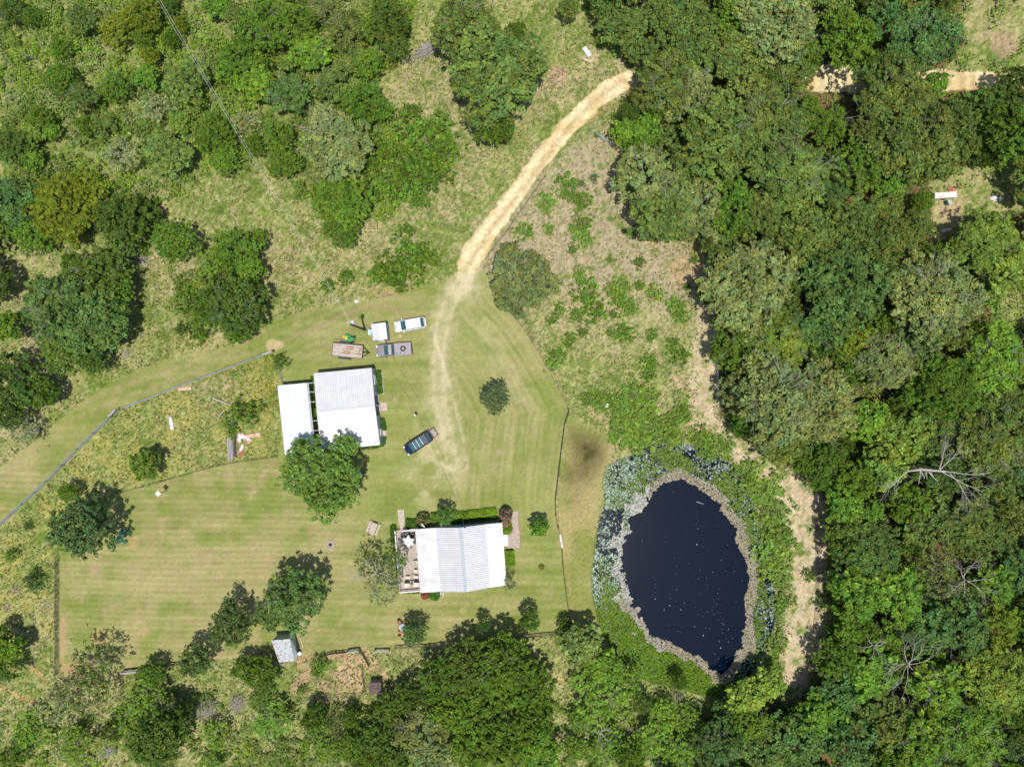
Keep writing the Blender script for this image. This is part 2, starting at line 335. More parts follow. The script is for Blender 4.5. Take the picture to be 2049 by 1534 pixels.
    Q = np.stack([idx[:-1, :-1], idx[:-1, 1:], idx[1:, 1:], idx[1:, :-1]], -1).reshape(-1, 4)
    qc = Q[:, 0]
    reg = np.zeros(len(Q), int)
    reg[d_thick[qc] > 9999] = 0
    reg[d_wood[qc] > 2] = 4
    reg[d_lawn[qc] > 0] = 1
    reg[(d_trail[qc] > 0)] = 3
    reg[d_road[qc] > 0] = 2
    reg[inn[qc] > 0.3] = 5
    mat = ground_material()
    for r, nm in enumerate(['ground', 'lawn', 'dirt_road', 'sandy_trail', 'forest_floor', 'pond_bed']):
        q = Q[reg == r]
        u, inv = np.unique(q, return_inverse=True)
        Vr = V[u]; Cr = col[u]; Fr = inv.reshape(-1, 4)
        if r == 0:
            B = 1500.0; n0 = len(Vr)
            zz = -0.06
            ext = np.array([(X0, Y0, zz), (X1, Y0, zz), (X1, Y1, zz), (X0, Y1, zz), (-B, -B, zz), (B, -B, zz), (B, B, zz), (-B, B, zz)])
            Vr = np.vstack([Vr, ext]); Cr = np.vstack([Cr, np.tile(np.array(alb(112, 128, 62)), (8, 1))])
            Fr = np.vstack([Fr, np.array([(4, 5, 1, 0), (5, 6, 2, 1), (6, 7, 3, 2), (7, 4, 0, 3)])+n0])
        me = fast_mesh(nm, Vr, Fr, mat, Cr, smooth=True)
        o = bpy.data.objects.new(nm, me); COL.objects.link(o); tag(o, kind='structure')

def ground_material():
    m = bpy.data.materials.new('grass_and_soil'); m.use_nodes = True
    n = m.node_tree.nodes; l = m.node_tree.links; b = n['Principled BSDF']
    b.inputs['Roughness'].default_value = 0.95; b.inputs['Specular IOR Level'].default_value = 0.1
    at = n.new('ShaderNodeAttribute'); at.attribute_name = 'tint'
    tc = n.new('ShaderNodeTexCoord')
    no = n.new('ShaderNodeTexNoise'); no.inputs['Scale'].default_value = 8.0; no.inputs['Detail'].default_value = 6; no.inputs['Roughness'].default_value = 0.8
    l.new(tc.outputs['Object'], no.inputs['Vector'])
    mr = n.new('ShaderNodeMapRange'); mr.inputs['From Min'].default_value = 0.3; mr.inputs['From Max'].default_value = 0.7
    mr.inputs['To Min'].default_value = 0.72; mr.inputs['To Max'].default_value = 1.26; l.new(no.outputs['Fac'], mr.inputs['Value'])
    mx = n.new('ShaderNodeMix'); mx.data_type = 'RGBA'; mx.blend_type = 'MULTIPLY'; mx.inputs['Factor'].default_value = 1.0
    l.new(at.outputs['Color'], mx.inputs['A']); l.new(mr.outputs['Result'], mx.inputs['B'])
    l.new(mx.outputs['Result'], b.inputs['Base Color'])
    bn = n.new('ShaderNodeBump'); bn.inputs['Strength'].default_value = 0.5; bn.inputs['Distance'].default_value = 0.05
    l.new(no.outputs['Fac'], bn.inputs['Height']); l.new(bn.outputs['Normal'], b.inputs['Normal'])
    return m
build_ground()
# ------------------------------------------------------------------ vegetation
def leaf_material(name, objcol=True, trans=0.32):
    m = bpy.data.materials.new(name); m.use_nodes = True
    n = m.node_tree.nodes; l = m.node_tree.links; b = n['Principled BSDF']; out = n['Material Output']
    b.inputs['Roughness'].default_value = 0.6; b.inputs['Specular IOR Level'].default_value = 0.18
    at = n.new('ShaderNodeAttribute'); at.attribute_name = 'tint'
    src = at.outputs['Color']
    if objcol:
        oi = n.new('ShaderNodeObjectInfo')
        mx = n.new('ShaderNodeMix'); mx.data_type = 'RGBA'; mx.blend_type = 'MULTIPLY'; mx.inputs['Factor'].default_value = 1.0
        l.new(oi.outputs['Color'], mx.inputs['A']); l.new(at.outputs['Color'], mx.inputs['B']); src = mx.outputs['Result']
    l.new(src, b.inputs['Base Color'])
    tr = n.new('ShaderNodeBsdfTranslucent'); l.new(src, tr.inputs['Color'])
    ms = n.new('ShaderNodeMixShader'); ms.inputs[0].default_value = trans
    l.new(b.outputs[0], ms.inputs[1]); l.new(tr.outputs[0], ms.inputs[2]); l.new(ms.outputs[0], out.inputs[0])
    return m
LEAF = leaf_material('foliage'); LEAFA = leaf_material('foliage_mixed', False)
BARK = M('bark', (0.16, 0.125, 0.095), 0.9, var=0.3, scale=8, bump=0.5)
DEADW = M('dead_wood', (0.40, 0.36, 0.32), 0.85, var=0.25, scale=9, bump=0.3)
BRUSHW = M('brush_wood', (0.34, 0.27, 0.23), 0.9, var=0.3, scale=9)

def cards(c, nrm, size, asp=1.6, tint=None, rng=RNG):
    n = len(c)
    r = rng.normal(size=(n, 3)); nrm = nrm/np.linalg.norm(nrm, axis=1, keepdims=True)
    t = np.cross(nrm, r); t /= np.linalg.norm(t, axis=1, keepdims=True)+1e-9
    b = np.cross(nrm, t)
    s = size[:, None] if np.ndim(size) else size
    a = t*s*asp/2; d = b*s/2
    V = np.stack([c-a, c-d+a*0.15, c+a, c+d+a*0.15], 1).reshape(-1, 3)
    F = np.arange(4*n).reshape(-1, 4)
    T = np.repeat(tint, 4, axis=0) if tint is not None else None
    return V, F, T

def crown_mesh(name, R, rv, nl, sub_r, leaf, seed, per=24, spiky=0.0, dens=1.0, lobe=0.34, flat=0.5):
    g = np.random.default_rng(seed)
    # lobes over the dome and a few below its rim
    L = []
    for i in range(nl):
        u = (i+0.5)/nl; zc = 1-1.32*u; a = i*2.399963+g.normal(0, .25)
        rr = math.sqrt(max(0, 1-zc*zc)); k = g.uniform(0.52, 0.83)*(1+0.13*math.sin(3*a+seed)+0.10*math.sin(5*a+2*seed))
        L.append((math.cos(a)*rr*R*k, math.sin(a)*rr*R*k, zc*rv*k, R*lobe*g.uniform(0.7, 1.35)))
    L = np.array(L)
    n_sub = int(nl*(R*lobe)**2*3.6/(sub_r**2)*0.42*dens); n_sub = max(n_sub, nl*5)
    li = g.integers(0, nl, n_sub)
    v = g.normal(size=(n_sub, 3)); v[:, 2] = np.abs(v[:, 2])*0.9+0.05
    out = L[li, :3]/np.array([R, R, rv]); v = v/np.linalg.norm(v, axis=1, keepdims=True)+out*0.55
    v /= np.linalg.norm(v, axis=1, keepdims=True)
    rad = L[li, 3]*g.uniform(0.78, 1.12, n_sub)*(1+spiky*(g.random(n_sub)**4)*2.0)
    sc = L[li, :3]+v*rad[:, None]*np.array([1, 1, max(0.6, rv/R)])
    keep = np.ones(n_sub, bool)
    sc = sc[keep]; v = v[keep]; n_sub = len(sc)
    # leaves on each sprig
    k = per; N = n_sub*k
    si = np.repeat(np.arange(n_sub), k)
    d = g.normal(size=(N, 3)); d[:, 2] = d[:, 2]*0.8+0.45; d /= np.linalg.norm(d, axis=1, keepdims=True)
    sr = sub_r*g.uniform(0.75, 1.3, n_sub)
    c = sc[si]+d*(sr[si]*g.uniform(0.45, 1.05, N))[:, None]*np.array([1, 1, 0.75])
    nn = d*0.8+np.array([0, 0, flat])+g.normal(size=(N, 3))*0.45
    ts = g.uniform(0.68, 1.34, n_sub)[si]*g.uniform(0.70, 1.32, N)
    lt = g.uniform(.84, 1.18, nl); lh = g.normal(0, .045, nl); ts = ts*lt[li][si]
    hue = (g.normal(0, 0.09, n_sub)[si]+g.normal(0, 0.05, N)+lh[li][si])
    tint = np.stack([ts*(1+hue), ts, ts*(1-hue)], 1)
    V, F, T = cards(c, nn, leaf*g.uniform(0.7, 1.3, N), 1.6, tint, g)
    return fast_mesh(name, V, F, LEAF, T)

def branch_mb(seed, h=1.0, spread=1.0, depth=3, r0=0.03, nb=5, start=0.35, rise=0.55, wig=0.25, kids=(2, 4)):
    """trunk and limbs in unit height; limbs reach out to radius ~spread"""
    g = random.Random(seed); mb = MB()
    def limb(p, d, ln, r, dep):
        segs = 3
        for s_ in range(segs):
            q = p+d*(ln/segs); r2 = r*(0.82 if dep else 0.7)
            mb.tube(p, q, r, r2, n=5 if dep > 1 else 4, cap=False)
            if dep > 0 and s_ > 0:
                for _ in range(g.randint(1, kids[1]-kids[0]+1)):
                    nd = (d+Vector((g.uniform(-1, 1), g.uniform(-1, 1), g.uniform(-.35, .6)))*0.85).normalized()
                    limb(q.copy(), nd, ln*g.uniform(.45, .7), r2*0.62, dep-1)
            p = q; r = r2
            d = (d+Vector((g.uniform(-1, 1), g.uniform(-1, 1), g.uniform(-.5, .6)))*wig).normalized()
    p = Vector((0, 0, 0)); pts = [p]; r = r0; top = h*0.72
    mb.tube((0, 0, -0.03*h), (0, 0, h*start*0.5), r0*1.25, r0, n=8, cap=True)
    q = Vector((g.uniform(-.02, .02)*h, g.uniform(-.02, .02)*h, h*start)); mb.tube((0, 0, h*start*0.5), q, r0, r0*.85, n=8, cap=False)
    e = q+Vector((g.uniform(-.05, .05)*h, g.uniform(-.05, .05)*h, top-h*start)); mb.tube(q, e, r0*.85, r0*.4, n=6, cap=True)
    for i in range(nb):
        a = 2*math.pi*i/nb+g.uniform(-.4, .4); t = g.uniform(0, 0.75); s_ = q+(e-q)*t
        d = Vector((math.cos(a), math.sin(a), rise*g.uniform(.6, 1.4))).normalized()
        limb(s_, d, spread*g.uniform(.55, .8), r0*.5*(1-t*.4), depth)
    return mb

PROTO = {}
def protos():
    def P(k, *a, **kw): PROTO.setdefault(k, []).append((a[0], crown_mesh('crown', *a, **kw)))
    #              R    rv   nl  sub  leaf seed
    for i in range(3): P('oakL', 5.6, 2.9, 46, (.42, .50, .56)[i], (.22, .27, .32)[i], 11+i, per=(24, 22, 18)[i], lobe=(.26, .24, .30)[i], spiky=0.2)
    for i in range(3): P('oak', 3.6, 2.2, 26, 0.42, 0.24, 21+i, per=22, lobe=0.30, spiky=0.2)
    for i in range(2): P('featL', 5.6, 3.2, 60, 0.36, 0.20, 31+i, per=20, lobe=0.22, spiky=0.35)
    for i in range(3): P('dense', 3.4, 2.5, 30, 0.30, 0.19, 41+i, per=18, lobe=0.26, spiky=0.45)
    for i in range(3): P('bush', 1.6, 0.9, 13, 0.28, 0.19, 51+i, per=13, lobe=0.36, spiky=1.5, dens=.8)
    for i in range(2): P('sparse', 3.6, 2.4, 22, 0.34, 0.20, 61+i, per=11, lobe=0.30, spiky=0.7, dens=0.45)
    for i in range(3): P('loose', 3.6, 2.0, 26, 0.34, 0.22, 81+i, per=14, lobe=0.30, spiky=0.8, dens=0.62)
    for i in range(2): P('broad', 3.6, 2.4, 30, 0.36, 0.34, 71+i, per=14, lobe=0.26, spiky=0.3)
protos()
TRUNKS = [branch_mb(100+i, 1.0, 0.42, 2, 0.028, 6).mesh('trunk', BARK) for i in range(4)]
TWIGS = [branch_mb(110+i, 1.0, 0.62, 2, 0.020, 8, start=.3, rise=.8, kids=(2, 4)).mesh('trunk', DEADW) for i in range(3)]
DEADT = [branch_mb(120+i, 1.0, 0.55, 3, 0.022, 7, start=.3, rise=.5, kids=(2, 3), wig=.3).mesh('branches', DEADW) for i in range(3)]

TONE = {  # kind: (albedo, prototype big, prototype small, height factor, words)
 'oak':   ((0.163,0.232,0.046), 'oakL', 'oak', 1.25, 'olive-green oak'),
 'pale':  ((0.223,0.280,0.086), 'oakL', 'oak', 1.2, 'pale grey-green oak'),
 'blue':  ((0.115,0.208,0.048), 'oakL', 'oak', 1.25, 'cool green oak'),
 'dark':  ((0.105,0.173,0.026), 'featL', 'dense', 1.2, 'dark green tree'),
 'mid':   ((0.128,0.230,0.024), 'featL', 'dense', 1.2, 'mid-green tree'),
 'bright':((0.159,0.290,0.032), 'oakL', 'broad', 1.2, 'bright green tree'),
 'lime':  ((0.228,0.336,0.052), 'oakL', 'broad', 1.15, 'yellow-green tree'),
 'olive': ((0.182,0.247,0.021), 'featL', 'dense', 1.1, 'yellowish olive tree'),
 'silver':((0.330,0.378,0.150), 'sparse', 'sparse', 1.0, 'silvery thin-leaved tree'),
 'loose': ((0.166,0.285,0.030), 'loose', 'loose', 0.8, 'loose light green tree'),
 'thin':  ((0.154,0.210,0.048), 'sparse', 'sparse', 1.2, 'thin twiggy tree'),
}
LANDM = [('the pond', 1370, 1140), ('the sandy trail bend', 1600, 960), ('the fallen dead tree', 1900, 945), ('the bare dead tree in the lower wood', 1835, 1330), ('the bare dead tree at the right', 1940, 1160),
 ('the white trailer in the clearing', 1893, 388), ('the road gap in the wood', 1680, 155), ('the road mouth at the wood', 1250, 165), ('the plank fence corner at the wood', 1408, 500), ('the right-hand road gap', 1940, 155),
 ('the top right corner', 2049, 0), ('the lower right corner', 2049, 1534), ('the lower end of the trail', 1600, 1395), ('the wire fence along the wood', 1428, 700), ('the pale metal gate', 1200, 270), ('the top edge above the road mouth', 1380, 0),
 ('the top left corner', 0, 0), ('the overhead wires at the top edge', 320, 0), ('the brush pile of the left field', 265, 503), ('the branch pile by the upper oaks', 860, 95), ('the bend in the grey mesh fence', 240, 820),
 ('the rusty-roofed shed', 570, 1302), ('the straw pen', 702, 1350), ('the lower left corner', 0, 1534), ('the wooden gate at the lower lawn corner', 262, 1338), ('the white-roofed house', 920, 1115), ('the dark hut at the wood edge', 751, 1378),
 ('the lower edge under the house', 1000, 1534), ('the lower edge under the pond', 1370, 1534), ('the utility pole', 702, 650), ('the barn', 690, 815), ('the left edge beside the mown track', 0, 860), ('the upper oak pair', 985, 140), ('the road end', 930, 540), ('the middle of the wood', 1700, 600), ('the right edge of the photo', 2049, 700), ('the small white cover in the weeds', 1214, 811), ('the top edge of the thicket', 620, 0), ('the left edge of the thicket', 0, 250), ('the heart of the thicket', 350, 200), ('the lower end of the thicket', 680, 470), ('the green chairs', 245, 1072), ('the dry paddock', 1240, 560), ('the leaning dead branches near the lower left', 425, 1420)]
LABELS = set()
def uniq_label(desc, px, py):
    ds = sorted((math.hypot(px-a, py-b), nm, a, b) for nm, a, b in LANDM)
    def rel(k):
        d, nm, a, b = ds[k]; dx, dy = px-a, py-b
        v = 'above' if dy < -25 else 'below' if dy > 25 else ''
        h = 'left of' if dx < -25 else 'right of' if dx > 25 else ''
        if abs(dx) > 2.4*abs(dy): v = ''
        if abs(dy) > 2.4*abs(dx): h = ''
        how = ('just ' if d < 90 else '' if d < 170 else 'well ' if d < 280 else 'far ')
        pos = (v+(' and ' if v and h else '')+h) or 'at'
        return (how+pos+' '+nm).strip()
    opts = [desc+' '+rel(0), desc+' '+rel(0)+', '+rel(1).replace('just ', ''), desc+' '+rel(0)+' and '+rel(2)]
    opts += [desc.replace('tree', 'tree in close growth').replace('oak', 'close-growing oak')+' '+rel(i) for i in (0, 1, 2)]
    opts += [desc+' between '+ds[i][1]+' and '+ds[j][1] for i, j in ((0, 1), (0, 2), (1, 2), (0, 3), (1, 3), (2, 3))]
    opts += [desc+' '+rel(i) for i in range(1, 8)]
    for o in opts:
        if o not in LABELS and len(o.split()) <= 16: LABELS.add(o); return o
    for o in opts:
        for adj in ('rather ragged ', 'even-topped ', 'lopsided '):
            if adj+o not in LABELS and len(o.split()) <= 15: LABELS.add(adj+o); return adj+o
    LABELS.add(opts[1]); return opts[1]

NT = 0
def tree(px, py, r, kind='oak', h=None, label=None, cat='tree', name=None, group=None, dead=0.0, squash=1.0, tone=None):
    """r is the crown radius in photo pixels"""
    global NT; NT += 1
    g = random.Random(NT*13+5)
    colr, kb, ks, hf, words = TONE[kind]
    if tone: colr = (tone[0]*2.0, tone[1]*1.85, tone[2]*1.8)
    r *= .97
    if px < 850 and py < 360 and r < 70: r *= .88
    if px < 720 and py > 1280: r *= .90
    if 720 <= px < 1480 and py > 1300: r *= .92
    Rm = r/PPM
    if h is None: h = (2.2+Rm*1.05)*hf*g.uniform(.9, 1.1)*(.68 if (px < 850 and py < 540) else .88)
    hc = h*0.62; rv = max(h-hc, Rm*0.45)
    Rm = Rm*(CAM_H-hc)/CAM_H
    p = W(px, py, hc+rv*0.45, 0)
    if label is None:
        sz = 'huge broad' if r > 78 else 'broad' if r > 58 else 'medium' if r > 40 else 'small' if r > 24 else 'very small'
        label = uniq_label(sz+' '+words, px, py)
    else: LABELS.add(label)
    nm = name or ('oak_tree' if 'oak' in words else 'tree')
    t = thing(nm, label, cat, (p.x, p.y, -0.04), g.uniform(0, 6.283), group)
    pool = PROTO[kb] if Rm > 4.4 else PROTO[ks]
    R0, me = pool[g.randrange(len(pool))]
    ax = g.uniform(.93, 1.07)
    cr = inst('crown', me, t, (0, 0, hc), (0, 0, g.uniform(0, 6.28)), (Rm/R0*ax, Rm/R0/ax, rv/R0*1.45))
    j = g.uniform(.86, 1.16); hu = g.uniform(-.07, .07)
    cr.color = (colr[0]*j*(1+hu), colr[1]*j, colr[2]*j*(1-hu), 1)
    tw = kind in ('pale', 'silver', 'thin', 'loose') or dead > 0 or g.random() < 0.45
    tm = TWIGS[g.randrange(3)] if tw else TRUNKS[g.randrange(4)]
    inst('trunk', tm, t, (0, 0, 0), (0, 0, g.uniform(0, 6)), (Rm*1.55, Rm*1.55, h*1.02 if tw else h*0.92))
    return t
def shrub(px, py, r, kind='bright', h=None, label=None, group=None, name='shrub', tone=None, cat='shrub', proto='bush'):
    global NT; NT += 1
    g = random.Random(NT*17+3); colr = tone or TONE[kind][0]; Rm = r*1.1/PPM
    h = h or min(Rm*1.1+.3, 2.6)
    p = W(px, py, h*0.6, 0)
    if label is None:
        wd = {'bright': 'bright green', 'lime': 'yellow-green', 'mid': 'mid-green', 'dark': 'dark green', 'olive': 'olive', 'oak': 'olive-green', 'pale': 'grey-green', 'blue': 'blue-green', 'silver': 'silvery', 'thin': 'thin'}[kind]
        label = uniq_label(('large ' if r > 28 else 'small ' if r > 15 else 'tiny ')+wd+' bush', px, py)
    t = thing(name, label, cat, (p.x, p.y, -0.05), 0, group)
    R0, me = PROTO[proto][g.randrange(len(PROTO[proto]))]
    cr = inst('foliage', me, t, (0, 0, h*0.32), (0, 0, g.uniform(0, 6.28)), (Rm/R0*g.uniform(.85, 1.15), Rm/R0*g.uniform(.85, 1.15), h*0.68/R0*1.3))
    j = g.uniform(.88, 1.14); cr.color = (colr[0]*j, colr[1]*j, colr[2]*j, 1)
    inst('stem', TRUNKS[g.randrange(4)], t, (0, 0, 0), (0, 0, g.uniform(0, 6)), (Rm*1.6, Rm*1.6, h*.85))
    return t
def dead_tree(px, py, L, h, label, lean=(0, 0), rz=0, name='dead_tree', flat=1.0):
    p = W(px, py, 0)
    t = thing(name, label, 'dead tree', (p.x, p.y, 0), rz)
    LABELS.add(label)
    o = inst('branches', DEADT[NT % 3], t, (0, 0, 0), (lean[0], lean[1], 0), (L*1.0, L*1.0, h))
    return t

def brush_pile(px, py, rx, ry, ang, n, label, mat=None, name='brush_pile', hh=0.5, rad=0.03, seed=1, cat='brush pile'):
    g = random.Random(seed); p = W(px, py, 0.2, 0); mb = MB()
    bigs = []
    for i in range(n):
        a = g.gauss(0, .35); c = Vector((g.gauss(0, .35)*rx, g.gauss(0, .35)*ry, abs(g.gauss(0, .4))*hh+.04)); ln = g.uniform(.5, 1.0)*rx*0.9
        d = Vector((math.cos(a), math.sin(a), g.uniform(-.15, .15))); q = c-d*ln/2; rr = rad*g.uniform(.5, 1.4)
        m2 = mb
        if i % 9 == 0: m2 = MB(); bigs.append(m2); rr *= 1.9
        for s_ in range(3):
            e = q+d*ln/3; m2.tube(q, e, rr, rr*.75, n=4, cap=False); q = e; rr *= .75
            d = (d+Vector((g.uniform(-.3, .3), g.uniform(-.3, .3), g.uniform(-.1, .1)))).normalized()
            if g.random() < .7: m2.tube(q, q+(d+Vector((g.uniform(-.8, .8), g.uniform(-.8, .8), .1))).normalized()*ln*.25, rr*.6, rr*.3, n=3, cap=False)
    t = thing(name, label, cat, (p.x, p.y, 0), ang)
    o = mb.build('twigs', mat or BRUSHW, t); o['kind'] = 'stuff'
    for q in bigs: q.build('branch', DEADW, t)
    return t

def scatter_cards(name, pts, size, hgt, tint, asp=1.6, up=0.6, kind='stuff', mat=None):
    n = len(pts)
    nn = RNG.normal(size=(n, 3))*0.6; nn[:, 2] = np.abs(nn[:, 2])+up
    V, F, T = cards(np.column_stack([pts, hgt]), nn, size, asp, tint)
    o = bpy.data.objects.new(name, fast_mesh(name, V, F, mat or LEAFA, T)); COL.objects.link(o); return tag(o, kind=kind)

def undergrowth():
    # low brush, weeds and tall grass: what nobody could count
    N = 620000
    px = RNG.uniform(-110, 2160, N); py = RNG.uniform(-90, 1625, N)
    x = (px-CX)/PPM; y = (CY-py)/PPM
    jit = (fbm(x, y, 2.5, 3, 1)-0.5)*60
    dt = sd(px, py, THICK)+jit; dw = sd(px, py, WOOD)+jit*0.3
    low1 = sd(px, py, [(-110,1385),(230,1400),(360,1380),(560,1395),(760,1400),(1120,1390),(1290,1380),(1560,1400),(1560,1640),(-110,1640)])+jit
    w1 = sd(px, py, [(400,455),(530,480),(540,640),(380,650),(330,600)])+jit
    bank = sd(px, py, [(1440,880),(1500,930),(1560,960),(1572,1060),(1570,1260),(1560,1400),(1480,1410),(1545,1300),(1556,1180),(1520,1040),(1480,950),(1420,900)])+jit*.3
    nb = sd(px, py, [(1170,780),(1370,770),(1400,850),(1450,890),(1380,888),(1290,890),(1230,900),(1210,840)])+jit*.6
    f = fbm(x, y, 3.2, 4, 2); f2 = fbm(x, y, 1.1, 3, 5)
    F = f*0.6+f2*0.4
    hgt = np.zeros(N)
    def zone(d, thr, top, k=6):
        m = (d > 0)*np.clip((F-thr)*k, 0, 1)*top*sstep(0, 18, d); return m
    hgt = np.maximum(hgt, zone(dt, .41, 1.6)); hgt = np.maximum(hgt, zone(low1, .51, 1.2)); hgt = np.maximum(hgt, zone(w1, .45, .9))
    hgt = np.maximum(hgt, zone(bank, .36, 1.1)); hgt = np.maximum(hgt, zone(nb, .46, .5)); hgt = np.maximum(hgt, zone(np.where(dw > 0, dw, -1), .40, 1.2)*(RNG.random(N) < .5))
    ok = (hgt > 0.05) & (sd(px, py, POND) < 2) & (sd(px, py, ROAD2) < -2) & (sd(px, py, TRAIL) < -5)
    ok &= sd(px, py, [(545,1280),(800,1280),(800,1400),(660,1410),(575,1400)]) < 0
    for C in (CLEAR, CLEAR2): ok &= ~((sd(px, py, C) > 5) & (F < .56))
    px, py, x, y, hgt, F, f, f2 = (a[ok] for a in (px, py, x, y, hgt, F, f, f2)); n = len(x)
    hh = hgt*RNG.uniform(.35, 1.0, n)**.7 + 0.03
    k = (CAM_H-hh)/CAM_H; x = x*k; y = y*k
    tone = fbm(x, y, 4.5, 3, 6); tone2 = fbm(x, y, 1.8, 3, 0)
    A = np.array((0.135, 0.230, 0.030)); B = np.array((0.235, 0.370, 0.035)); Cc = np.array((0.270, 0.340, 0.120)); D = np.array((.160, .22, .03))
    c = A+(B-A)*sstep(.42, .6, tone)[:, None]; c = c+(Cc-c)*(sstep(.56, .66, tone2)*.8)[:, None]; c = c+(D-c)*(sstep(.42, .34, tone2)*.7)[:, None]
    c = c*(RNG.uniform(.7, 1.35, n))[:, None]
    dead = RNG.random(n) < 0.02; c[dead] = np.array((.30, .25, .2))*RNG.uniform(.6, 1.1, dead.sum())[:, None]
    o = scatter_cards('undergrowth', np.column_stack([x, y]), RNG.uniform(.13, .30, n), hh, c)
    o['label'] = 'tangled low brush and briars filling thickets and wood gaps'
    # meadow grass and weeds
    N = 360000
    px = RNG.uniform(-60, 2110, N); py = RNG.uniform(-50, 1590, N); x = (px-CX)/PPM; y = (CY-py)/PPM
    ok = (sd(px, py, LAWN) < -1) & (sd(px, py, ROAD) < -1) & (sd(px, py, WOOD) < 0) & (sd(px, py, POND) < -1) & (sd(px, py, TRAIL) < 8)
    em = sd(px, py, [(1140,830),(1230,880),(1215,935),(1190,1080),(1188,1200),(1215,1270),(1142,1262),(1116,1070),(1113,1000),(1130,850)])
    ok &= (em < 0)
    f = fbm(x, y, 2.2, 4, 4); f2 = fbm(x, y, .8, 2, 7)
    ok &= (f*.55+f2*.45) > RNG.uniform(.30, .68, N)
    ok &= ~((sd(px, py, [(1000,420),(1200,240),(1270,400),(1440,560),(1440,700),(1300,700),(1160,700),(1060,640),(960,540)]) > 0) & (RNG.random(N) < .55))
    px, py, x, y, f, f2 = (a[ok] for a in (px, py, x, y, f, f2)); n = len(x)
    fl = sd(px, py, FLOWERM) > 0
    cg = np.array((0.17, 0.255, 0.045)); ct = np.array((0.40, 0.33, 0.19)); cd = np.array((.10, .13, .04))
    pick = RNG.random(n)
    c = np.where((pick < .60)[:, None], cg*.95, np.where((pick < .82)[:, None], ct*.85, cd*1.2))*RNG.uniform(.7, 1.25, n)[:, None]
    o = scatter_cards('meadow_grass', np.column_stack([x, y]), RNG.uniform(.07, .20, n), RNG.uniform(.0, .16, n), c, asp=2.2, up=.4)
    o['label'] = 'tufts of weeds and dry grass in the unmown fields'
    # wildflowers
    P = []; 
    for (cx, cy, sx, sy, n) in [(545,760,22,50,420),(545,840,20,60,160),(470,760,60,30,260),(300,880,60,40,170),(200,900,50,50,120),(420,710,90,16,170),(600,470,50,60,160),(590,560,60,30,260),(730,590,30,8,60),(795,588,25,5,60),(380,690,50,14,140),
                                (160,230,30,20,90),(250,210,20,20,40),(860,350,20,60,60),(385,570,20,20,40),(440,820,60,50,160),(640,500,60,40,110),(760,560,60,30,70)]:
        P.append(np.column_stack([RNG.normal(cx, sx, n), RNG.normal(cy, sy, n)]))
    P = np.vstack(P); P = P[sd(P[:, 0], P[:, 1], LAWN) < -3]
    P = P[(P[:, 0] < 553) | (P[:, 1] < 720)]
    n = len(P); c = np.where((RNG.random(n) < .6)[:, None], np.array((.72, .45, .03)), np.array((.68, .33, .04)))
    o = scatter_cards('wildflowers', np.column_stack([(P[:, 0]-CX)/PPM, (CY-P[:, 1])/PPM]), RNG.uniform(.08, .17, n), RNG.uniform(.1, .25, n), c, asp=1.0, up=1.5)
    o['label'] = 'orange and yellow wildflowers sprinkled through the rough grass'
undergrowth()
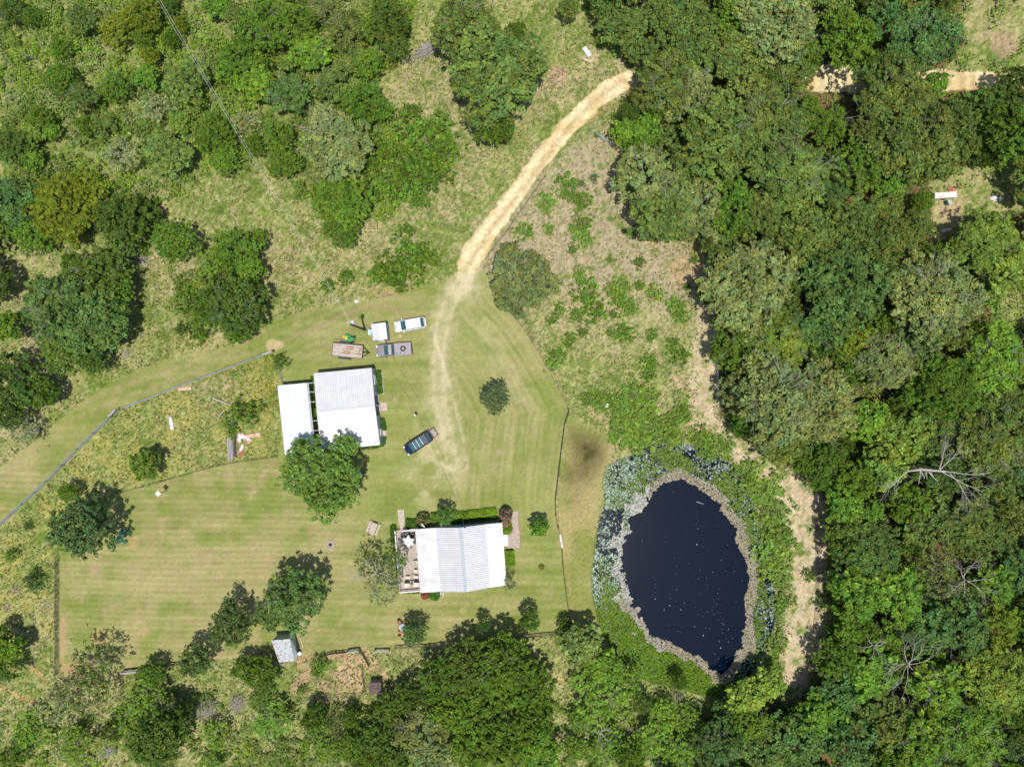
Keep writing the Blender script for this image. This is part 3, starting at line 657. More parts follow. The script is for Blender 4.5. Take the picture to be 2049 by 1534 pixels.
# ------------------------------------------------------------------ pond
def pond():
    ow = [W(a, b) for a, b in POND]
    mb = MB(); cx = sum(p.x for p in ow)/len(ow); cy = sum(p.y for p in ow)/len(ow)
    vs = [((p.x-cx)*1.03+cx, (p.y-cy)*1.03+cy, -0.17) for p in ow]
    mb.add(vs+[(cx, cy, -0.17)], [(i, (i+1) % len(vs), len(vs)) for i in range(len(vs))])
    m = bpy.data.materials.new('pond_water'); m.use_nodes = True
    b = m.node_tree.nodes['Principled BSDF']; b.inputs['Base Color'].default_value = (0.0010, 0.0058, 0.017, 1)
    b.inputs['Roughness'].default_value = 0.06; b.inputs['Specular IOR Level'].default_value = 0.25
    n = m.node_tree.nodes; l = m.node_tree.links
    tc = n.new('ShaderNodeTexCoord'); no = n.new('ShaderNodeTexNoise'); no.inputs['Scale'].default_value = 3.0; no.inputs['Detail'].default_value = 3
    bn = n.new('ShaderNodeBump'); bn.inputs['Strength'].default_value = 0.04; bn.inputs['Distance'].default_value = 0.02
    l.new(tc.outputs['Object'], no.inputs['Vector']); l.new(no.outputs['Fac'], bn.inputs['Height']); l.new(bn.outputs['Normal'], b.inputs['Normal'])
    o = mb.build('pond_water', m); tag(o, kind='structure')
    # floating plants
    def discs(name, px, py, rad, z, tint, label, k=6, tilt=0.12, mat=LEAFA):
        n = len(px); x = (px-CX)/PPM; y = (CY-py)/PPM
        a = np.arange(k)*2*np.pi/k; a0 = RNG.uniform(0, 6.28, n)
        ang = a[None, :]+a0[:, None]; rr = rad[:, None]*(1+RNG.uniform(-.18, .12, (n, k)))
        nx, ny = RNG.normal(0, tilt, n), RNG.normal(0, tilt, n)
        vx = np.cos(ang)*rr; vy = np.sin(ang)*rr; vz = vx*nx[:, None]+vy*ny[:, None]
        ring = np.stack([x[:, None]+vx, y[:, None]+vy, z[:, None]+vz], -1)
        cen = np.stack([x, y, z-rad*.08], -1)[:, None, :]
        V = np.concatenate([ring, cen], 1).reshape(-1, 3); base = np.arange(n)[:, None]*(k+1)
        F = np.stack([base+np.arange(k), base+(np.arange(k)+1) % k, base+k+0*np.arange(k)], -1).reshape(-1, 3)
        me = fast_mesh(name, V, F, mat, np.repeat(tint, k+1, axis=0))
        o = bpy.data.objects.new(name, me); COL.objects.link(o); tag(o, kind='stuff', label=label)
    N = 130000
    px = RNG.uniform(1180, 1560, N); py = RNG.uniform(880, 1400, N); x = (px-CX)/PPM; y = (CY-py)/PPM
    dout = sd(px, py, POND)+3; din = -sd(px, py, OPENW)
    fn = fbm(x, y, 1.3, 4, 2); fn2 = fbm(x, y, .6, 3, 5); fb = fbm(x, y, 4, 3, 0)
    west = sstep(1330, 1240, px)
    # inner rim of pale old leaves
    left = sstep(1330, 1270, px)
    da = din - (11+9*left)*(fn-.5)*2 - 1
    inner = (da > 0) & (da < 19-3*left+16*(fb-.5)) & (RNG.random(N) < .55+.9*fn2) & (dout > 4)
    inner &= ~((px < 1262) & (py > 1010) & (py < 1060) & (fn < .5))
    keep = inner & (RNG.random(N) < .85)
    c = np.where((px > 1300)[:, None]*np.ones((1, 3), bool), np.array((.46, .40, .30)), np.array((.60, .58, .53)))
    c = np.where(((py > 1200) & (px < 1330))[:, None], np.array((.50, .45, .37)), c)
    c = c*RNG.uniform(.62, 1.3, N)[:, None]
    gr = RNG.random(N) < .12; c[gr] = np.array((.20, .24, .07))
    k = keep
    discs('old_lily_pads', px[k], py[k], RNG.uniform(.06, .15, k.sum()), RNG.uniform(-.15, -.02, k.sum()), c[k], 'band of pale curled lily pads round the open water', 5, .35)
    # green mat between the rims
    green = (da > np.where(inner, 99, 8)) & (dout > -2) 
    patch = sstep(.40, .58, fb*.6+fn*.4) 
    south = sstep(1150, 1250, py)*sstep(1500, 1440, px)
    gp = np.clip(.05+.75*patch*(1-.65*west)+.9*south, 0, 1)
    edge = sstep(26, 8, dout)
    gp = gp*(1-.55*edge*(1-south))
    gap = ((px < 1245) & (py > 1020) & (py < 1110))
    k = green & (RNG.random(N) < gp*.8) & ~gap
    c = np.where((RNG.random(N) < .6+.3*south)[:, None], np.array((.17, .30, .022)), np.array((.24, .28, .07)))*RNG.uniform(.6, 1.35, N)[:, None]
    discs('pond_weed', px[k], py[k], RNG.uniform(.06, .14, k.sum()), RNG.uniform(-.15, .04, k.sum()), c[k], 'bright green weed matting the outer part of the pond', 4, .5)
    # grey-blue lily pads over dark water
    blue = (da > 10) & (dout > 0)
    bp = np.clip(.36+.42*west+.10*edge-.30*south, 0.04, 1)*(.35+1.3*sstep(.32,.62,fn2))*np.where(gap, .35*sstep(.42, .6, fn)+.12, 1)
    k = blue & (RNG.random(N) < bp*.42)
    t = RNG.random(N)
    c = np.where((t < .45)[:, None], np.array((.25, .33, .22)), np.where((t < .75)[:, None], np.array((.42, .49, .44)), np.array((.12, .19, .07))))*RNG.uniform(.7, 1.2, N)[:, None]
    c = c*(1+.30*west)[:, None]*np.array((1, 1, 1.05))
    discs('lily_pads', px[k], py[k], RNG.uniform(.07, .16, k.sum()), RNG.uniform(-.155, -.10, k.sum()), c[k], 'grey-green lily pads crowding the outer ring of the pond', 6, .14)
    n = 80; ax = RNG.normal(1400, 55, n); ay = RNG.normal(1190, 95, n); ok = sd(ax, ay, OPENW) > 8
    m = 34; bx = RNG.normal(1440, 18, m); by = RNG.normal(1270, 40, m); okb = sd(bx, by, OPENW) > 4
    X = np.concatenate([ax[ok], bx[okb]]); Y = np.concatenate([ay[ok], by[okb]]); n = len(X)
    discs('floating_leaves', X, Y, RNG.uniform(.02, .055, n)*np.where(RNG.random(n) < .15, 2.2, 1), np.full(n, -.16), np.full((n, 3), .55)*RNG.uniform(.6, 1.2, n)[:, None], 'specks of pale leaves adrift on the dark open water', 5, .05)
    # floating stick
    mb = MB(); a = W(1394, 1004, 0, -.16); b = W(1409, 1009, 0, -.16); mb.tube(a, (a+b)/2+Vector((0, .05, 0)), .07, .05); mb.tube((a+b)/2+Vector((0, .05, 0)), b, .05, .03)
    tag(mb.build('driftwood', DEADW), 'short pale stick drifting in the open water', 'driftwood')
pond()

# ------------------------------------------------------------------ trees placed one by one
TR = [  # photo x, y, crown radius (photo px), kind
 # upper left thicket
 (20,20,32,'dark'),(118,95,26,'mid'),(160,38,36,'oak'),(228,58,40,'olive'),(285,28,44,'olive'),(336,10,20,'dark'),(432,4,34,'bright'),(357,48,18,'olive'),(340,76,20,'mid'),(284,76,24,'mid'),(228,172,35,'mid'),(289,152,30,'bright'),
 (368,162,52,'oak'),(308,215,36,'silver'),(358,243,27,'lime'),(338,305,56,'oak'),(428,268,46,'mid'),(447,318,34,'mid'),(240,308,44,'silver'),(160,192,32,'oak'),(118,152,34,'mid'),(78,235,28,'mid'),(22,290,46,'dark'),(62,318,26,'bright'),(62,268,24,'lime'),
 (168,372,36,'olive'),(478,118,56,'mid'),(448,134,24,'olive'),(505,152,52,'bright'),(575,182,50,'blue'),(528,42,58,'mid'),(592,44,50,'mid'),(640,12,26,'pale'),(688,58,46,'oak'),(728,58,26,'bright'),(778,40,52,'dark'),(792,88,34,'dark'),
 (618,100,46,'bright'),(700,112,36,'oak'),(574,124,20,'lime'),(655,168,38,'oak'),(738,125,36,'mid'),(728,205,50,'mid'),(664,287,74,'pale'),(664,395,50,'mid'),(692,400,52,'mid'),(686,455,38,'mid'),(566,325,38,'mid'),(556,270,38,'mid'),(762,218,30,'mid'),
 (60,30,24,'mid'),(490,245,30,'silver'),(505,290,26,'mid'),(205,250,28,'oak'),(170,250,24,'mid'),
 (470,30,30,'oak'),(300,110,22,'olive'),(100,260,20,'bright'),
 # oaks at the top
 (930,48,64,'oak'),(985,138,98,'oak'),(990,246,44,'mid'),(912,20,30,'mid'),(1140,14,22,'oak'),(1032,60,22,'mid'),
 # left
 (110,418,70,'olive'),(165,400,46,'olive'),(22,410,54,'blue'),(60,462,42,'mid'),(240,440,58,'dark'),(195,425,34,'thin'),(345,480,45,'mid'),(290,430,30,'dark'),(195,548,58,'dark'),(142,528,26,'mid'),(225,575,40,'mid'),
 (125,625,80,'blue'),(205,655,52,'blue'),(125,690,56,'dark'),(185,720,30,'dark'),(230,610,26,'blue'),(468,612,60,'dark'),(410,612,32,'mid'),(470,650,36,'mid'),(470,500,48,'mid'),(500,540,28,'bright'),(510,480,24,'mid'),
 (22,765,58,'dark'),(82,785,34,'mid'),(10,650,30,'bright'),(45,858,32,'silver'),(15,830,32,'dark'),(-30,560,50,'dark'),(-40,440,60,'dark'),
 (15,1300,32,'bright'),(5,1340,30,'mid'),(0,1270,20,'dark'),
 # lower left
 (160,1385,56,'thin'),(185,1330,48,'thin'),(110,1420,44,'silver'),(60,1462,42,'loose'),(150,1486,36,'loose'),(290,1395,46,'loose'),(262,1440,42,'loose'),(310,1482,62,'dark'),(340,1440,40,'dark'),(222,1462,24,'dark'),(300,1350,30,'mid'),
 (20,1520,30,'mid'),(545,1440,40,'loose'),(520,1400,28,'loose'),(522,1354,38,'mid'),(490,1340,30,'mid'),(430,1470,32,'loose'),(625,1440,28,'mid'),(640,1490,40,'loose'),(670,1450,26,'thin'),(700,1500,34,'mid'),(420,1530,26,'loose'),
 # lower middle wood
 (940,1335,62,'dark'),(1010,1330,64,'mid'),(880,1360,48,'mid'),(1060,1375,52,'mid'),(975,1400,58,'mid'),(905,1430,50,'mid'),(840,1465,58,'pale'),(860,1515,48,'pale'),(1070,1440,48,'mid'),(1010,1470,60,'mid'),(950,1500,52,'mid'),(785,1420,40,'dark'),(755,1480,46,'dark'),(790,1520,40,'mid'),(1080,1510,44,'bright'),(1020,1530,40,'lime'),(735,1530,34,'mid'),(830,1395,36,'dark'),(700,1440,22,'mid'),
 (1210,1338,42,'bright'),(1200,1395,56,'loose'),(1250,1370,42,'loose'),(1165,1440,32,'loose'),(1330,1435,38,'loose'),(1285,1408,24,'dark'),(1310,1485,44,'loose'),(1360,1365,18,'mid'),(1220,1495,40,'loose'),(1260,1522,36,'mid'),(1150,1500,30,'loose'),(1380,1445,30,'loose'),(1365,1508,36,'loose'),
 (1500,1395,40,'lime'),(1460,1420,30,'blue'),(1440,1490,54,'blue'),(1500,1450,44,'mid'),(1540,1370,36,'lime'),
 # the wood: crowns that stand out
 (1250,262,26,'bright'),(1290,262,34,'bright'),(1278,300,30,'mid'),(1300,350,62,'pale'),(1340,420,66,'oak'),(1405,420,60,'pale'),(1335,160,66,'oak'),(1250,48,46,'oak'),(1210,20,26,'oak'),(1296,112,36,'oak'),(1440,270,88,'oak'),(1390,190,60,'pale'),(1545,235,84,'oak'),(1590,345,80,'oak'),(1490,110,66,'oak'),
 (1385,60,64,'oak'),(1560,45,76,'pale'),(1600,95,44,'mid'),(1470,30,44,'mid'),(1700,72,58,'mid'),(1680,60,40,'dark'),(1780,45,56,'blue'),(1860,70,58,'blue'),(1885,75,40,'blue'),(1832,125,32,'oak'),(2048,168,46,'dark'),(1800,148,44,'oak'),(1755,128,30,'mid'),(1590,150,42,'oak'),(1625,110,24,'mid'),(1800,215,90,'oak'),(1775,165,36,'mid'),(1848,285,78,'oak'),(1730,330,54,'mid'),
 (2000,215,56,'dark'),(2032,258,62,'mid'),(2070,225,44,'blue'),(1500,570,88,'pale'),(1470,420,56,'mid'),(1520,430,50,'oak'),(1700,570,84,'blue'),(1620,470,70,'oak'),(1640,650,52,'blue'),(1880,590,92,'pale'),(1780,500,66,'oak'),(1700,450,60,'oak'),(1838,448,30,'oak'),(1560,690,66,'lime'),(1700,680,52,'olive'),
 (1560,800,94,'pale'),(1488,785,42,'pale'),(1650,820,70,'pale'),(1480,700,52,'mid'),(1780,720,64,'pale'),(1850,690,56,'oak'),(1900,780,72,'mid'),(2000,720,72,'bright'),(1810,875,60,'lime'),(1780,930,46,'lime'),(1740,840,44,'bright'),(2000,880,80,'oak'),(1880,860,50,'oak'),(1720,960,40,'mid'),
 (1700,1070,52,'dark'),(1750,1110,64,'blue'),(1880,1050,60,'oak'),(1820,1010,44,'mid'),(1960,1060,66,'oak'),(2030,1040,50,'oak'),(1880,1150,56,'thin'),(1720,1190,56,'bright'),(1800,1190,62,'bright'),(1700,1265,28,'bright'),(1860,1260,56,'blue'),(1930,1260,60,'blue'),(1990,1260,54,'olive'),(2010,1370,74,'lime'),(1650,1440,52,'bright'),
 (1745,1350,56,'bright'),(1680,1320,48,'mid'),(1940,1480,80,'bright'),(1850,1480,62,'bright'),(1780,1440,60,'oak'),(1680,1390,50,'blue'),(1600,1490,56,'blue'),(1700,1500,60,'blue'),(1540,1510,48,'oak'),(1980,480,64,'lime'),(1985,455,34,'mid'),(2030,530,60,'lime'),(1660,250,40,'mid'),
 (1690,1010,40,'bright'),(1640,960,26,'mid'),(1620,930,26,'mid'),(1840,780,44,'mid'),(1380,130,30,'lime'),(1440,560,16,'lime'),(1450,640,26,'lime'),(1445,700,20,'lime'),(1420,590,24,'dark'),
]
for a in TR: tree(*a)
# trees and small garden trees with a character of their own
tree(643,957,82,'mid',h=9.5,label='large round shade tree overlapping the lower corner of the barn roof', tone=(.085,.155,.028))
tree(158,1058,60,'dark',h=8.5,label='round dark green tree beside the green garden chairs', tone=(.050,.088,.026))
tree(586,1198,60,'mid',h=8,label='broad tree with ragged edge above the rusty-roofed shed', tone=(.062,.115,.028))
tree(540,1226,34,'mid',h=6.5,label='lower left neighbour of the broad tree above the rusty shed', tone=(.062,.115,.028))
tree(457,1256,44,'mid',h=6.5,label='dark tree on the lower lawn edge left of the broad ragged tree', tone=(.056,.10,.028))
tree(388,1325,37,'mid',h=5.5,label='dark tree by the lower lawn edge near the wooden gate', tone=(.056,.10,.028))
tree(990,795,30,'dark',h=4.5,label='lone small tree standing in the mown lawn', tone=(.060,.095,.040))
tree(1047,556,70,'pale',h=7.5,label='single round oak in the dry paddock beside the road end')
tree(285,930,30,'bright',h=5,label='spiky bright green tree in the flowery enclosure', tone=(.095,.17,.025))
tree(134,986,20,'mid',h=3.5,label='little dark tree just above the round tree by the chairs')
tree(733,1128,27,'thin',h=6,label='half-dead tree with bare grey branches beside the deck', dead=1)
tree(765,1175,40,'silver',h=7,label='thin bare-branched tree leaning toward the deck corner', dead=1)
tree(790,1120,26,'thin',h=6,label='sparse leafy tree reaching over the deck railing', tone=(.1,.17,.03))
tree(890,1031,20,'mid',h=4.5,label='small round tree above the upper edge of the house', tone=(.075,.15,.03))
tree(1080,1055,19,'bright',h=4,label='small bright tree on the lawn right of the paved path')
tree(1060,1243,21,'mid',h=5,label='small green tree on the lower fence, right one of two', tone=(.07,.15,.025))
tree(967,1253,14,'mid',h=4.5,label='slim small tree on the lower fence, left one of two', tone=(.07,.14,.03))
tree(828,1268,25,'mid',h=5,label='small leafy tree beside the round metal table', tone=(.08,.15,.04))
tree(1020,1167,14,'thin',h=4,label='wispy little conifer at the lower right corner of the house', tone=(.05,.10,.045))
tree(1165,1290,42,'bright',h=6,label='loose light green tree at the corner of the lower fence', tone=(.10,.16,.045))
tree(1133,1254,17,'mid',h=3,label='small dark bush-like tree with a white hoop, at the fence corner')

# fill the wood
def fill_wood():
    g = random.Random(3)
    have = [(a[0], a[1], a[2]) for a in TR]
    tries = 0
    big = []
    for rmin, rmax, k, nmax, n_try in ((46, 74, .80, 80, 5000), (30, 46, .74, 60, 5000), (20, 30, .66, 55, 4000)):
        c = 0
        for _ in range(n_try):
            if c >= nmax: break
            x, y = g.uniform(1180, 2150), g.uniform(-90, 1620); r = g.uniform(rmin, rmax)
            if not inside(np.array([x]), np.array([y]), WOOD)[0]: continue
            if sd(x, y, WOOD) < r*0.55: continue
            if max(sd(x, y, C) for C in (CLEAR, CLEAR2, CLEAR3)) > -r*.6: continue
            if 135 < y+r*.2 < 180 and (1640 < x < 1720 or x > 1880): continue
            if math.hypot(x-1258, y-152) < r+24 or math.hypot(x-1678, y-155) < r+34 or math.hypot(x-1930, y-160) < r+22 or math.hypot(x-1960, y-100) < r+22: continue
            if any(math.hypot(x-a, y-b) < k*(r+q) for a, b, q in have): continue
            have.append((x, y, r)); c += 1
            if rmax < 31: kd = g.choice(['mid', 'dark', 'mid', 'mid', 'bright'])
            elif y > 950: kd = g.choice(['mid', 'bright', 'blue', 'oak', 'dark', 'bright'])
            else: kd = g.choice(['oak', 'oak', 'pale', 'blue', 'mid', 'oak'])
            big.append((x, y, r, kd))
    for x, y, r, kd in big:
        tree(x, y, r, kd, h=(None if r > 30 else 4.5))
    # low bushes along the edge of the wood
    e = 0
    for (x0, y0), (x1, y1) in zip(WOOD[:26], WOOD[1:27]):
        L = math.hypot(x1-x0, y1-y0); k = max(1, int(L/36))
        for i in range(k):
            u = (i+g.random())/k; x = x0+(x1-x0)*u; y = y0+(y1-y0)*u; dx, dy = (y1-y0)/L, -(x1-x0)/L
            of = 30 if x > 1400 else 16; x += dx*of; y += dy*of
            if sd(x, y, WOOD) < 0 or (1225 < x < 1330 and 90 < y < 215): continue
            shrub(x+g.uniform(-6, 6), y+g.uniform(-6, 6), g.uniform(11, 21), g.choice(['mid', 'bright', 'dark', 'mid', 'oak']), h=g.uniform(1.2, 2.6))
            if x > 1400 and sd(x+dx*24, y+dy*24, WOOD) > 30: tree(x+dx*24, y+dy*24, g.uniform(18, 27), g.choice(['mid', 'bright', 'mid', 'loose', 'oak']), h=g.uniform(3.6, 5))
fill_wood()

SH = [(1135,372,24,'bright'),(1092,403,17,'bright'),(1170,403,17,'mid'),(1166,448,16,'mid'),(1166,475,20,'bright'),(1050,460,18,'bright'),(1098,457,11,'bright'),(1145,500,10,'mid'),(1160,550,14,'lime'),(1175,582,26,'bright'),(1188,618,24,'mid'),(1152,630,13,'mid'),(1243,570,18,'lime'),
 (1236,592,18,'bright'),(1256,612,19,'bright'),(1281,524,11,'mid'),(1280,571,10,'bright'),(1311,588,15,'lime'),(1352,612,17,'bright'),(1362,632,15,'bright'),(1250,668,18,'mid'),(1224,667,10,'bright'),(1306,670,11,'bright'),(1348,688,14,'mid'),(1362,710,18,'mid'),(1300,722,16,'bright'),(1300,748,15,'bright'),(1110,715,18,'bright'),
 (1108,638,13,'bright'),(1120,618,11,'bright'),(1165,665,11,'mid'),(1140,680,13,'mid'),(1228,628,9,'mid'),(1220,520,8,'lime'),(1110,575,7,'lime'),(1262,466,9,'bright'),(1155,395,9,'mid'),(1144,455,9,'lime'),(1375,572,8,'mid'),
 (1178,800,14,'bright'),(1200,806,16,'bright'),(1222,802,14,'mid'),(1272,790,30,'bright'),(1290,822,28,'mid'),(1244,862,30,'bright'),(1275,872,28,'bright'),(1300,850,24,'mid'),(1335,868,22,'bright'),(1362,824,16,'mid'),(1345,850,16,'bright'),(1400,880,22,'mid'),(1420,905,16,'mid'),(1240,810,20,'mid'),
 (1528,975,34,'mid'),(1545,1025,36,'bright'),(1560,1070,34,'bright'),(1552,1110,32,'bright'),(1565,1150,24,'mid'),(1568,1200,20,'bright'),(1500,935,20,'mid'),(1545,1350,24,'bright'),(1560,1290,18,'mid'),(1455,890,15,'mid'),
 (812,459,13,'mid'),(782,545,22,'mid'),(820,525,30,'mid'),(845,505,20,'bright'),(800,560,14,'mid'),(872,525,12,'lime'),(690,553,14,'bright'),(655,568,12,'bright'),(752,548,15,'bright'),(820,225,18,'mid'),(760,300,20,'mid'),(800,320,34,'mid'),(860,280,34,'bright'),(885,300,26,'mid'),(790,375,30,'bright'),(830,350,34,'mid'),(740,330,18,'mid'),(755,385,22,'bright'),(870,340,22,'mid'),(840,400,14,'bright'),(880,250,20,'bright'),
 (362,657,10,'dark'),(485,822,22,'bright'),(460,850,14,'bright'),(440,560,26,'mid'),(400,660,20,'mid'),(380,600,22,'mid'),(430,530,20,'bright'),(560,720,12,'mid'),(590,830,0,'mid'),(1196,270,6,'mid'),(1240,238,14,'bright'),(1190,355,8,'blue'),(1164,366,7,'blue'),(1200,80,12,'mid'),(1060,120,16,'bright'),
 (62,1165,16,'blue'),(72,1145,8,'blue'),(55,1052,7,'blue'),(20,1110,12,'bright'),(1648,1205,14,'blue'),(1620,1150,10,'mid'),(930,1290,0,'mid'),(640,1325,12,'bright'),(632,1345,8,'bright'),(605,1380,9,'bright'),(1390,520,8,'mid'),(1910,620,20,'bright'),(1985,590,22,'bright'),(1950,560,18,'mid')]
for a in SH:
    if a[2] > 0:
        a = list(a)
        if 1000 < a[0] < 1400 and a[1] < 770: a[2] *= .9; shrub(*a, h=.35+a[2]/PPM*.5)
        elif 1160 < a[0] < 1430 and 770 < a[1] < 915: shrub(a[0], a[1], a[2]*.86, a[3], h=.8, tone=(.165, .275, .034))
        elif 1440 < a[0] < 1600 and a[1] > 860: shrub(a[0], a[1], a[2]*.92, a[3], h=.9, tone=(.175, .285, .040))
        else: shrub(*a)
# ------------------------------------------------------------------ buildings and things
WHITE = M('white_paint', (0.78, 0.78, 0.77), 0.5, var=0.06, scale=3)
ROOFW = M('white_roof_metal', (0.61, 0.61, 0.61), 0.42, metal=0.0, var=0.10, scale=0.9, spec=0.5)
ROOFB = M('pale_blue_roof_metal', (0.60, 0.635, 0.68), 0.38, var=0.05, scale=1.1, spec=0.5)
ROOFG = M('grey_white_roof_metal', (0.57, 0.57, 0.58), 0.42, var=0.05, scale=0.8, spec=0.5)
WALLB = M('blue_grey_siding', (0.30, 0.38, 0.42), 0.6, var=0.1)
RUST = M('rusty_tin', (0.48, 0.53, 0.56), 0.5, var=0.1, scale=3.2, color2=(0.30, 0.13, 0.08), thr=(0.56, 0.60))
RUSTR = M('rust', (0.36, 0.15, 0.08), 0.85, var=0.3, scale=6)
TINR = M('torn_tin', (0.70, 0.71, 0.72), 0.5, var=0.08, scale=1.6, color2=(0.52, 0.26, 0.16), thr=(0.50, 0.58))
DECK = M('weathered_deck', (0.50, 0.42, 0.36), 0.85, var=0.18, scale=3.0)
DECK2 = M('weathered_planks', (0.42, 0.35, 0.29), 0.9, var=0.25, scale=4.0)
GREYW = M('grey_timber', (0.36, 0.33, 0.31), 0.9, var=0.25, scale=6)
DARKM = M('dark_metal', (0.03, 0.03, 0.035), 0.5, metal=0.3, var=0.2)
GALV = M('galvanised_wire', (0.46, 0.48, 0.50), 0.5, metal=0.5, var=0.1)
POSTW = M('fence_post_wood', (0.22, 0.17, 0.13), 0.9, var=0.3, scale=7)
GLASS = M('tinted_glass', (0.04, 0.12, 0.13), 0.08, var=0.1, spec=0.8)
RUBBER = M('rubber', (0.02, 0.02, 0.02), 0.8, var=0.2)
STONE = M('pale_stone', (0.50, 0.43, 0.37), 0.9, var=0.2, scale=5)
CHAR = M('charcoal', (0.03, 0.025, 0.025), 0.95, var=0.4, scale=8)

def bw(mb, name, mat, parent, smooth=False):
    """build a mesh given in world coordinates under a parent empty (no rotation)"""
    L = parent.location if parent.parent is None else parent.parent.location + parent.location
    mb.v = [(v[0]-L[0], v[1]-L[1], v[2]-L[2]) for v in mb.v]
    return mb.build(name, mat, parent, smooth)
def lerp(a, b, t): return a + (b-a)*t
def roof_slope(A, B, C, D, n, ribs, mat, parent, rib_h=0.055, rib_w=0.2, name='roof_panel', th=0.04):
    """A-B eave, D-C upper edge; n sheets side by side, each with its own ribs"""
    nrm = (B-A).cross(D-A).normalized()
    if nrm.z < 0: nrm = -nrm
    for i in range(n):
        u0, u1 = i/n+0.0004, (i+1)/n-0.0004; prof = [(u0, 0)]
        for r in range(ribs):
            c = (r+0.5)/ribs; wd = rib_w/ribs
            for du, hh in ((-wd*.9, 0), (-wd*.45, rib_h), (wd*.45, rib_h), (wd*.9, 0)):
                prof.append((u0+(u1-u0)*(c+du), hh))
        prof.append((u1, 0)); lo = [(u1, -th), (u0, -th)]
        P = prof+lo; k = len(P)
        off = 0.003*(i % 2)
        vs = [lerp(A, B, u)+nrm*(hh+off) for u, hh in P]+[lerp(D, C, u)+nrm*(hh+off) for u, hh in P]
        mb = MB(); mb.add(vs, [(j, (j+1) % k, k+(j+1) % k, k+j) for j in range(k)]+[tuple(range(k-1, -1, -1)), tuple(range(k, 2*k))])
        bw(mb, name, mat, parent)
def wall(mb, a, b, z0, z1a, z1b=None, th=0.12, ribs=0):
    a = Vector((a[0], a[1], 0)); b = Vector((b[0], b[1], 0)); z1b = z1a if z1b is None else z1b
    d = (b-a).normalized(); n = Vector((-d.y, d.x, 0))*th/2
    vs = [a-n+Vector((0, 0, z0)), b-n+Vector((0, 0, z0)), b+n+Vector((0, 0, z0)), a+n+Vector((0, 0, z0)),
          a-n+Vector((0, 0, z1a)), b-n+Vector((0, 0, z1b)), b+n+Vector((0, 0, z1b)), a+n+Vector((0, 0, z1a))]
    mb.add(vs, [(0,3,2,1),(4,5,6,7),(0,1,5,4),(1,2,6,5),(2,3,7,6),(3,0,4,7)])
    if ribs:
        L = (b-a).length; k = int(L/ribs)
        for i in range(k):
            c = a+d*(i+.5)*L/k; z1 = z1a+(z1b-z1a)*(i+.5)/k
            for s in (-1, 1):
                p = c+n*s*1.0+n.normalized()*s*0.015
                mb.box((p.x, p.y, (z0+z1)/2), (0.07, 0.05, z1-z0-.04), math.atan2(d.y, d.x))
def window(parent, p, d, w_, h_, z, out, door=False):
    """p centre on the wall face, d wall direction, out outward normal"""
    ang = math.atan2(d.y, d.x); fr = MB(); q = p+out*0.02
    t = 0.08
    for s in (-1, 1):
        fr.box((q.x+d.x*s*(w_/2), q.y+d.y*s*(w_/2), z), (t, 0.08, h_+t), ang)
        fr.box((q.x, q.y, z+s*(h_/2)), (w_-t, 0.08, t), ang)
    root = parent
    f = bw(fr, 'door_frame' if door else 'window', WHITE, root)
    pn = MB(); pn.box((q.x-parent.location.x, q.y-parent.location.y, z-parent.location.z), (w_-t, 0.03, h_-t), ang)
    o = pn.build('door' if door else 'pane', WHITE if door else GLASS, root if door else f)
    if door:
        k = MB(); k.box((q.x+d.x*w_*.38+out.x*.05-parent.location.x, q.y+d.y*w_*.38+out.y*.05-parent.location.y, 1.0-parent.location.z), (.06, .06, .12), ang); k.build('handle', DARKM, o)

